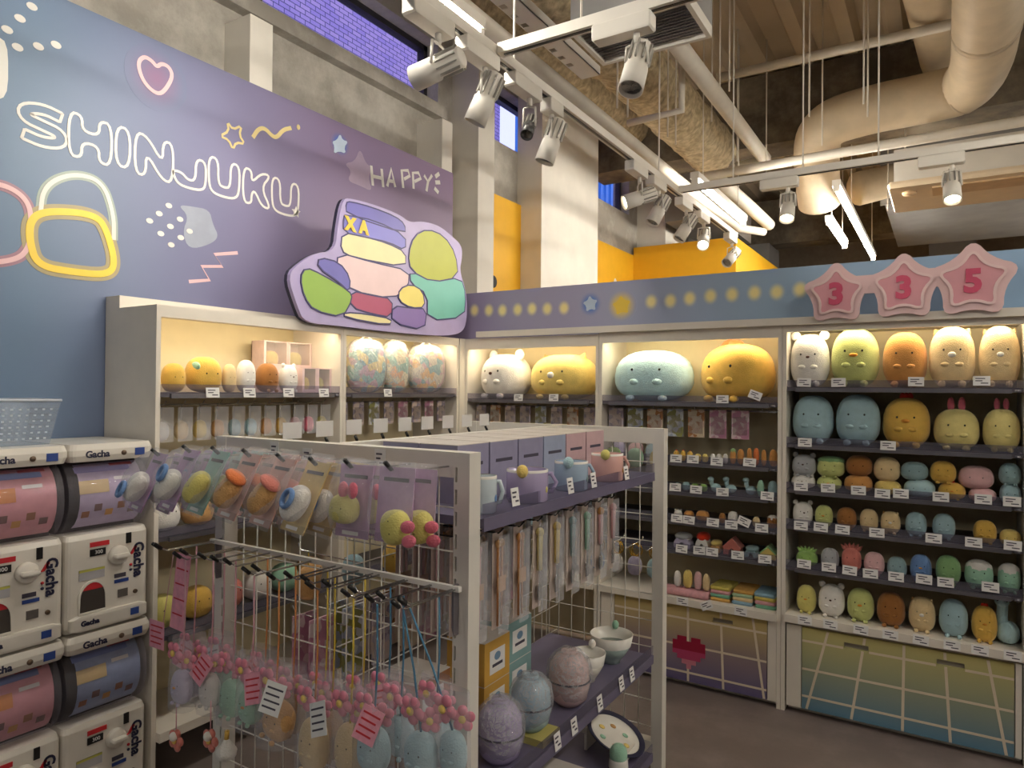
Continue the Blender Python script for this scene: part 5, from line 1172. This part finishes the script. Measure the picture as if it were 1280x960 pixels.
for px, py, m_, lab in ((220, 925, 'coral', 'lilac'), (263, 925, 'coral', 'white')):
    p = hit(px, py, y=1.11); t = thing('flower_charm', 'coral flower charm dangling below the ' + lab + ' one', 'charm', p, group='coral flower charms'); flower(t, (0, 0, 0), .03, plush_mat(m_))
    MB().blob((0, -.008, .012), (.012, .01, .012)).build('bead', FELTW, t); MB().tube([(0, 0, .02), (0, 0, .1)], .0015, 5).build('cord', STR[3], t)
p = hit(283, 938, y=1.12); t = thing('onion_charm', 'white onion-shaped charm with gold tip below the mint ones', 'charm', p)
MB().lathe([(.006, -.026), (.024, -.014), (.026, 0), (.014, .016), (.005, .03)], 14).build('bulb', plush_mat('white'), t); MB().tube([(0, 0, .028), (.002, 0, .05)], .006, 8).build('tip', plush_mat('yellow'), t)
# long leaflet cards
p = hit(231, 690, y=1.12); t = thing('hanging_leaflet', 'long pink printed card on the lowest hook beside the machines', 'card', (p.x, 1.118, 1.05), group='hanging leaflets'); leaflet(t, (0, 0, 0), (-.06, .06, 0), .062, .2, PINKP)
p = hit(196, 776, y=1.1); t = thing('hanging_leaflet', 'square pink printed card hanging over the machine display', 'card', (p.x, 1.1, p.z), group='hanging leaflets'); leaflet(t, (0, 0, 0), (0, 0, 0), .068, .075, PINKP)
MB().tube([(.03, .0, 0), (.06, .01, 1.06 - p.z)], .001, 5).build('string', STR[3], t)

# ------------------------------------------------------------------ mugs and boxes on the rack side
CER = dict(purple=(168, 156, 190), blue=(160, 180, 200), pink=(214, 168, 160), ice=(196, 208, 214))
def mug(px, py0, py1, w_px, key, charm, lab, x=X1 - .055):
    p = hit(px, py1, x=x); s_ = mpp(p); r = w_px * s_ / 2; h_ = (py1 - py0) * s_
    t = thing('mug', lab, 'mug', (x, p.y, 1.19), (0, 0, .5), 'ceramic mugs'); cm = mat('glaze_' + key, CER[key], .2, var=.02)
    MB().lathe([(r * .9, 0), (r, .006), (r, h_ - .002), (r * .97, h_), (r * .93, h_ - .002), (r * .93, .012), (0, .01)], 28).build('cup', [cm], t)
    MB().lathe([(r * 1.002, h_ - .006), (r * 1.0, h_ + .001), (r * .93, h_ + .001)], 28, cap=False).build('rim', mat('glaze_white', (230, 226, 218), .2), t)
    MB().tube([(r * .96 * .7, r * .7, h_ * .8), (r * 1.15, r * .75, h_ * .82), (r * 1.4, r * .7, h_ * .55), (r * 1.2, r * .72, h_ * .25), (r * .9 * .75, r * .7, h_ * .2)], .006, 8).build('handle', cm, t)
    if charm: MB().blob((-r * .2, -r * .98, h_), (.016, .014, .018)).build('rim_figure', plush_mat(charm), t)
    MB().blob((r * .92, -r * .2, h_ * .4), (.004, r * .3, h_ * .12), n=10, m=6).build('motif', plush_mat({'purple': 'melon', 'blue': 'teal', 'pink': 'orange', 'ice': 'navy'}[key]), t)
mug(604, 576, 622, 34, 'ice', None, 'pale blue mug half hidden behind the rack post'); mug(659, 574, 614, 52, 'purple', 'straw', 'purple mug with a cream figure on its rim')
mug(714, 567, 603, 42, 'blue', 'ice', 'blue-grey mug with a pale blue figure on its rim'); mug(759, 560, 594, 40, 'pink', 'melon', 'pink mug with a yellow figure on its rim')
CTN = dict(purple=mat('carton_purple', (146, 142, 168), .5, var=.05, scale=30), blue=mat('carton_blue', (154, 164, 188), .5, var=.05, scale=30), pink=mat('carton_pink', (200, 168, 172), .5, var=.05, scale=30), kraft=mat('carton_kraft', (150, 98, 54), .6, var=.08, scale=20),
           mustard=mat('carton_mustard', (204, 158, 70), .6, var=.06), teal=mat('carton_teal', (132, 166, 166), .6, var=.06), navy=mat('carton_navy', (60, 58, 110), .5), straw=mat('carton_straw', (186, 176, 104), .6))
def carton(x0, x1, y0, y1, z, h_, key, lab, grp, label=True, top=None):
    t = thing('carton', lab, 'box', ((x0 + x1) / 2, (y0 + y1) / 2, z), group=grp); a, b = (x1 - x0) / 2, (y1 - y0) / 2
    MB().b(-a, a, -b, b, 0, h_ - .002).build('box', CTN[key], t); MB().b(-a, a, -b, b, h_ - .002, h_).build('flap', mat('carton_flap', (206, 198, 190), .6) if not top else CTN[top], t)
    if not label and x1 > -1.15: MB().b(a, a + .0006, -b * .6, b * .6, h_ * .62, h_ * .68).build('print', INK, t)
    if label:
        l_ = MB().b(a, a + .0008, -b * .6, b * .6, h_ * .2, h_ * .75).build('label', PAPER, t); MB().b(a + .0008, a + .0014, -b * .4, b * .4, h_ * .35, h_ * .42).build('print', INK, l_)
        MB().blob((a + .001, 0, h_ * .58), (.0008, b * .25, h_ * .1), n=12, m=6).build('picture', mat('label_blue', (110, 140, 170)), l_)
cols = ['purple', 'purple', 'purple', 'blue', 'pink', 'pink']
for k in range(6):
    y0 = 1.5 + k * .158
    for j, xx in enumerate((-1.37, -1.235)):
        carton(xx, xx + .13, y0, y0 + .15, 1.19, .16, cols[k], cols[k] + ' mug carton, ' + ('first', 'second', 'third', 'fourth', 'fifth', 'sixth')[k] + ' from the front panel, ' + ('by the spine' if j == 0 else 'behind the mugs'), 'mug cartons', False)
for px, py in ((644, 621), (713, 607), (742, 600), (783, 591)):
    p = hit(px, py, x=X1 + .003); price_tag(TAGB, (X1 + .003, p.y, p.z), (-.15, 0, PI / 2), 'white price tag on the edge of the mug shelf', 'price tags of the mug shelf')
# cutlery under the mug shelf
for k in range(9):
    y = 1.44 + k * .105
    h = gpart('hook', MB().tube([(-1.39, y, 1.12), (-1.0, y, 1.12), (-.985, y, 1.135)], .0024, 6), BAR)
STEEL = mat('steel', (190, 190, 190), .15, 1); WOOD = mat('chopstick_wood', (190, 130, 74), .6)
for k, (kind, key, lab) in enumerate((('sticks', 'pink', 'pink chopstick set beside the rack post'), ('sticks', 'tan', 'dark orange chopstick set in paper sleeve'), ('sticks', 'orange', 'light orange chopstick set in paper sleeve'), ('spoon', 'pale_yellow', 'pale yellow handled spoon with round top'), ('fork', 'straw', 'straw yellow handled fork'),
                                     ('spoon', 'teal', 'teal handled spoon'), ('fork', 'mint', 'mint handled fork'), ('spoon', 'pink', 'pink handled spoon with orange top'), ('fork', 'pink', 'pink handled fork farthest from the front panel'))):
    y = 1.44 + k * .105; x = -1.0
    t = thing('hanging_cutlery', lab + ', hanging under the mug shelf', 'cutlery', (x, y, 1.118), (0, 0, PI / 2), 'cutlery on hooks under the mug shelf')
    MB().b(-.024, .024, .004, .005, -.25, .004).build('backing_card', mat('card_backing', (206, 190, 180), .6), t)
    if kind == 'sticks':
        for s_ in (-.009, .009): MB().tube([(s_, -.004, -.02), (s_, -.004, -.24)], [.0045, .003], 8).build('chopstick', plush_mat(key) if k == 0 else WOOD, t)
        for s_ in (-.009, .009): MB().blob((s_, -.004, -.025), (.008, .008, .012), n=10, m=6).build('figure', plush_mat(key), t)
        MB().b(-.02, .02, -.011, -.0095, -.15, -.11).build('sleeve', mat('kraft_sleeve', (196, 150, 104), .6), t)
    else:
        MB().tube([(0, -.006, -.035), (0, -.006, -.14)], [.009, .0075], 10).build('handle', plush_mat(key), t); MB().blob((0, -.006, -.03), (.013, .012, .014), n=12, m=8).build('figure', plush_mat('orange' if lab.find('orange') > 0 else key), t)
        MB().tube([(0, -.006, -.14), (0, -.006, -.18)], .003, 8).build('neck', STEEL, t)
        if kind == 'spoon': MB().blob((0, -.007, -.203), (.016, .004, .026), n=16, m=10).build('bowl', STEEL, t)
        else:
            MB().blob((0, -.006, -.188), (.012, .003, .012), n=12, m=6).build('fork_base', STEEL, t)
            for s_ in (-1, 0, 1): MB().tube([(s_ * .008, -.006, -.19), (s_ * .008, -.006, -.228)], .002, 6).build('tine', STEEL, t)
    MB().b(-.026, .026, -.018, -.0175, -.255, .0).build('sleeve_film', FILM, t)
    for j, nm in enumerate(('second', 'third', 'fourth', 'fifth')):
        c_ = copy_tree(t); c_.location.x = x - .06 * (j + 1); c_['label'] = nm + ' ' + lab.replace(' beside the rack post', ' set').replace(' farthest from the front panel', '') + ' from the tip of its hook' + (' beside the rack post' if k == 0 else ' at the far end' if k == 8 else '')
# bowls, jars and cartons on the lower side shelf
BOWLP = [(CER['purple'], 'lilac'), ((150, 176, 190), 'blue-grey'), ((206, 176, 172), 'pink')]
def jar(px, py, wpx, hpx, i, lab, zb=.5):
    x = X1 - .085; p = hit(px, py + hpx / 2, x=x); s_ = mpp(p); r = wpx * s_ / 2; h_ = hpx * s_
    t = thing('wrapped_jar', lab, 'jar', (x, p.y, zb), group='wrapped ceramic jars')
    cm = mat('jar_glaze_%d' % i, BOWLP[i][0], .25, var=.05)
    MB().lathe([(r * .5, 0), (r * .8, h_ * .12), (r * .94, h_ * .38), (r * .9, h_ * .5), (r * .9, h_ * .52), (r * .86, h_ * .7), (r * .6, h_ * .86), (r * .35, h_ * .9)], 28).build('bowl_pair', cm, t)
    MB().lathe([(r * .38, h_ * .88), (r * .36, h_ * .96), (r * .3, h_ * .96), (0, h_ * .93)], 24).build('foot_ring', cm, t)
    MB().tube([(r * .95 * math.cos(k * PI / 14), r * .95 * math.sin(k * PI / 14), h_ * .45) for k in range(28)], .0025, 6, closed=True).build('painted_line', NAVYT, t)
    m = MB().blob((0, 0, h_ * .5), (r * 1.0, r * 1.0, h_ * .5), 2.3, 24, 14); m.v = [(a + rnd.uniform(-.003, .003), b + rnd.uniform(-.003, .003), max(0.0005, c + rnd.uniform(-.003, .003))) for a, b, c in m.v]
    m.build('bubble_wrap', WRAP, t)
    return t
jar(625, 905, 62, 80, 0, 'wrapped lilac bowl pair nearest the rack front'); jb = jar(663, 872, 56, 70, 1, 'wrapped blue-grey bowl pair between lilac and pink ones', .52); jar(711, 853, 56, 70, 2, 'wrapped pink bowl pair beside the open bowls')
def bowl(px, py, wpx, hpx, c, fig, lab):
    x = X1 - .11; p = hit(px, py + hpx / 2, x=x); s_ = mpp(p); r = wpx * s_ / 2; h_ = hpx * s_ * .8
    t = thing('rice_bowl', lab, 'bowl', (x, p.y, .5), group='open rice bowls'); cm = mat('bowl_' + fig, c, .25, var=.03)
    MB().lathe([(r * .4, 0), (r * .42, h_ * .1), (r * .62, h_ * .28), (r * .9, h_ * .62)], 28).build('lower_glaze', cm, t)
    MB().lathe([(r * .9, h_ * .62), (r, h_), (r * .96, h_), (r * .84, h_ * .62), (r * .5, h_ * .25), (0, h_ * .18)], 28, cap=False).build('upper_glaze', mat('glaze_white', (230, 226, 218)), t)
    MB().blob((-r * .2, r * .92, h_ + .008), (.013, .013, .017), n=12, m=8).build('rim_figure', plush_mat(fig), t)
bowl(735, 842, 44, 44, (214, 208, 196), 'white', 'open white rice bowl with a white rim figure'); bowl(764, 816, 54, 44, (150, 166, 160), 'mint', 'open rice bowl with sage base and mint rim figure')
bx = [(-1.3, -1.16, 1.40, 1.55, .5, .1, 'kraft', 'brown carton under the tall brown one'), (-1.3, -1.16, 1.40, 1.55, .6005, .13, 'kraft', 'tall brown carton with picture label on top'), (-1.3, -1.17, 1.57, 1.70, .5, .11, 'kraft', 'low brown carton beside the tall one'),
      (-1.3, -1.16, 1.72, 1.86, .5, .11, 'mustard', 'mustard carton at the bottom of its pair'), (-1.3, -1.16, 1.72, 1.86, .6105, .13, 'mustard', 'mustard carton on top of its pair'), (-1.3, -1.18, 1.88, 2.03, .5, .12, 'teal', 'teal carton at the bottom of its pair'), (-1.3, -1.18, 1.88, 2.03, .6205, .13, 'teal', 'teal carton on top of its pair')]
for a, b, c_, d_, z, h_, key, lab in bx: carton(a, b, c_, d_, z, h_, key, lab, 'bowl cartons')
carton(-1.1, -.945, jb.location.y - .05, jb.location.y + .05, .5, .02, 'straw', 'flat straw-green carton under the wrapped blue-grey bowls', 'bowl cartons', False, 'straw')
for px, py in ((697, 917), (718, 901), (750, 873), (777, 851), (790, 840)):
    p = hit(px, py, x=X1 + .003); price_tag(TAGB, (X1 + .003, p.y, .505), (-.15, 0, PI / 2), 'white price tag on the edge of the bowl shelf', 'price tags of the bowl shelf')
# bottom deck
yq = hit(728, 940, x=-.97).y
carton(-1.12, -.97, yq - .08, yq + .06, .13, .14, 'navy', 'navy and white carton on the bottom deck', 'bottom deck cartons', True, None)
pp = hit(792, 936, z=.19)
t = thing('display_plate', 'navy-rimmed round plate propped up at the end of the bottom deck', 'plate', (-1.06, pp.y + .05, .131)); PLW = mat('glaze_white', (230, 226, 218))
PM = Matrix.Translation((0, 0, .055)) @ Matrix.Rotation(.42, 4, 'Y')
MB().lathe([(0, -.004), (.08, -.004), (.1, .008), (.118, .018), (.116, .02), (.1, .014), (.08, .002), (0, .002)], 36, M=PM).build('plate', PLW, t); MB().lathe([(.118, .018), (.1185, .0205), (.116, .0215), (.098, .0145)], 36, M=PM, cap=False).build('navy_rim', NAVYT, t)
MB().b(-.1, -.09, -.05, .05, 0, .085).b(.06, .07, -.05, .05, 0, .03).build('plate_stand', WPAINT, t)
for k in range(6): a = k * PI / 3; MB().blob((.055 * math.cos(a), .055 * math.sin(a), .004), (.012, .012, .002), n=10, m=6, M=PM).build('motif', plush_mat(('straw', 'mint', 'tan')[k % 3]), t)
t = thing('egg_figure', 'white egg-cup figure with sage-green cap on the bottom deck', 'figurine', (-.975, hit(773, 950, x=-.975).y, .13)); MB().lathe([(.03, 0), (.036, .03), (.034, .06), (.03, .07)], 24).build('cup', PLW, t)
MB().blob((0, 0, .082), (.032, .032, .038), 2.1).build('cap', plush_mat('mint'), t); MB().lathe([(.0365, .028), (.0367, .034), (.036, .04)], 24, cap=False).build('band', NAVYT, t)

# ------------------------------------------------------------------ hooks with cards behind the spine, and the far end panel
for k in range(9):
    y = 1.44 + k * .13
    h = gpart('hook', MB().tube([(-1.41, y, 1.31), (-1.66, y, 1.315), (-1.675, y, 1.335)], .0022, 6), CHROME); MB().tube([(-1.67, y, 1.326), (-1.68, y, 1.342)], .005, 8).build('hook_cap', BLACK, h)
    ck = MB().b(-1.6852, -1.684, y - .036, y + .036, 1.345, 1.395).build('card_holder', PAPER, h)
    pk = pack((-1.6, y, 1.309), -PI / 2, .085, .15, k, ('lilac-grey', 'tan', 'pink', 'blue-grey')[k % 4] + ' pack on the ' + ('first', 'second', 'third', 'fourth', 'fifth', 'sixth', 'seventh', 'eighth', 'ninth')[k] + ' hook behind the rack spine', 'packs behind the rack spine')
    for j, nm in enumerate(('second', 'third')):
        c_ = copy_tree(pk); c_.location.x = -1.6 + .05 * (j + 1); c_['label'] = pk['label'].replace('pack on', nm + ' pack on')
    h = gpart('hook', MB().tube([(-1.41, y, .82), (-1.66, y, .822), (-1.675, y, .84)], .0022, 6), CHROME)
    p2 = pack((-1.62, y, .816), -PI / 2, .09, .2, k + 2, ('pink', 'blue-grey', 'lilac-grey', 'tan')[k % 4] + ' tall pack on ' + ('first', 'second', 'third', 'fourth', 'fifth', 'sixth', 'seventh', 'eighth', 'ninth')[k] + ' low hook behind the rack spine', 'tall packs behind the rack spine')
    c_ = copy_tree(p2); c_.location.x = -1.55; c_['label'] = p2['label'].replace('tall pack', 'second tall pack')
for k in range(6):
    y = 1.46 + k * .19
    gpart('hook', MB().tube([(-1.41, y, 1.0), (-1.66, y, 1.005), (-1.675, y, 1.025)], .0022, 6), CHROME)
    t = thing('hanging_doll', ('tan', 'pale blue', 'golden', 'cream', 'green', 'pink')[k] + ' small doll hanging behind the front mesh', 'plush toy', (-1.63, y, .86), (0, 0, .3), 'dolls behind the front mesh')
    plush('', (0, 0, 0), .075, .06, .1, ('tan', 'blue', 'yellow', 'cream', 'sage', 'pink')[k], 'plain', name='doll_body', small=True, parent=t); MB().tube([(0, 0, .095), (0, 0, .143)], .002, 5).build('cord', STR[0], t)
GOLD = mat('gold_ring', (200, 160, 60), .25, 1)
for k in range(5):
    x = -1.35 + k * .085
    gpart('hook', MB().tube([(x, YB + .03, .86), (x, YB + .2, .862), (x, YB + .21, .875)], .0022, 6), CHROME)
    t = thing('key_ring', 'gold ring key charm with ' + ('grey', 'navy', 'white', 'lilac', 'ice-blue')[k] + ' plush on the far mesh panel', 'key ring', (x, YB + .12, .7), group='gold key rings on the far panel')
    for j in range(2): MB().tube([(.022 * math.cos(a * PI / 8) + j * .006, j * .01, .135 + .026 * math.sin(a * PI / 8)) for a in range(16)], .003, 6, closed=True).build('ring', GOLD, t)
    plush('', (0, 0, .03), .06, .05, .08, ('grey', 'navy', 'white', 'lilac', 'ice')[k], 'plain', name='charm_body', small=True, parent=t)
for k in range(4):
    x = -1.3 + k * .1
    gpart('hook', MB().tube([(x, YB + .03, 1.3), (x, YB + .2, 1.302), (x, YB + .21, 1.315)], .0022, 6), CHROME)
    t = thing('strap_charm', ('white', 'leaf-green', 'mint', 'straw')[k] + ' charm hanging outside the top of the far mesh', 'plush charm', (x, YB + .13, 1.18), group='charms on top of the far panel'); plush('', (0, 0, 0), .07, .055, .08, ('white', 'leaf', 'mint', 'straw')[k], 'plain', PI, name='charm_body', small=True, parent=t)
    MB().tube([(0, 0, .078), (0, 0, .122)], .002, 5).build('strap', CHROME, t); MB().b(-.04, .04, -.032, -.0315, -.02, .11).build('bag', FILM, t)
# goods on the lower shelves of the left units seen in the gaps
for z, ks in ((.93, ('white', 'tan', 'pink', 'cream', 'blue', 'straw')), (.55, ('melon', 'yellow', 'coral', 'white', 'mint', 'tan'))):
    for k, key in enumerate(ks):
        plush(key + ' plush on the ' + ('middle' if z > .6 else 'low') + ' shelf under the mural behind the rack', (FXL - .11, 1.6 + k * .15, z), .125, .12, .13, key, 'plain', PI / 2, 'plush on the lower mural shelves', small=True)
for z in (1.14, .99, .84, .69):
    for k in range(5):
        key = ('lilac', 'pink', 'straw', 'mint', 'cream', 'blue', 'tan')[(k * 3 + int(z * 100)) % 7]
        plush(key + ' small plush on the ' + {1.14: 'first', .99: 'second', .84: 'third', .69: 'fourth'}[z] + ' shelf below the giant bear, ' + ('by the corner', 'beside the corner one', 'mid-shelf', 'past mid-shelf', 'by the post')[k], (-2.4 + k * .17, FYB + .09, z), .1, .09, .09, key, 'plain', 0, 'small plush behind the rack', small=True)
for k in range(3):
    plush(('lilac', 'pink', 'blue')[k] + ' small plush at the hidden end of the tiny puppet shelf', (-1.52 + k * .1, FYB + .09, 1.14), .085, .08, .08, ('lilac', 'pink', 'blue')[k], 'plain', 0, 'small plush behind the rack', small=True)
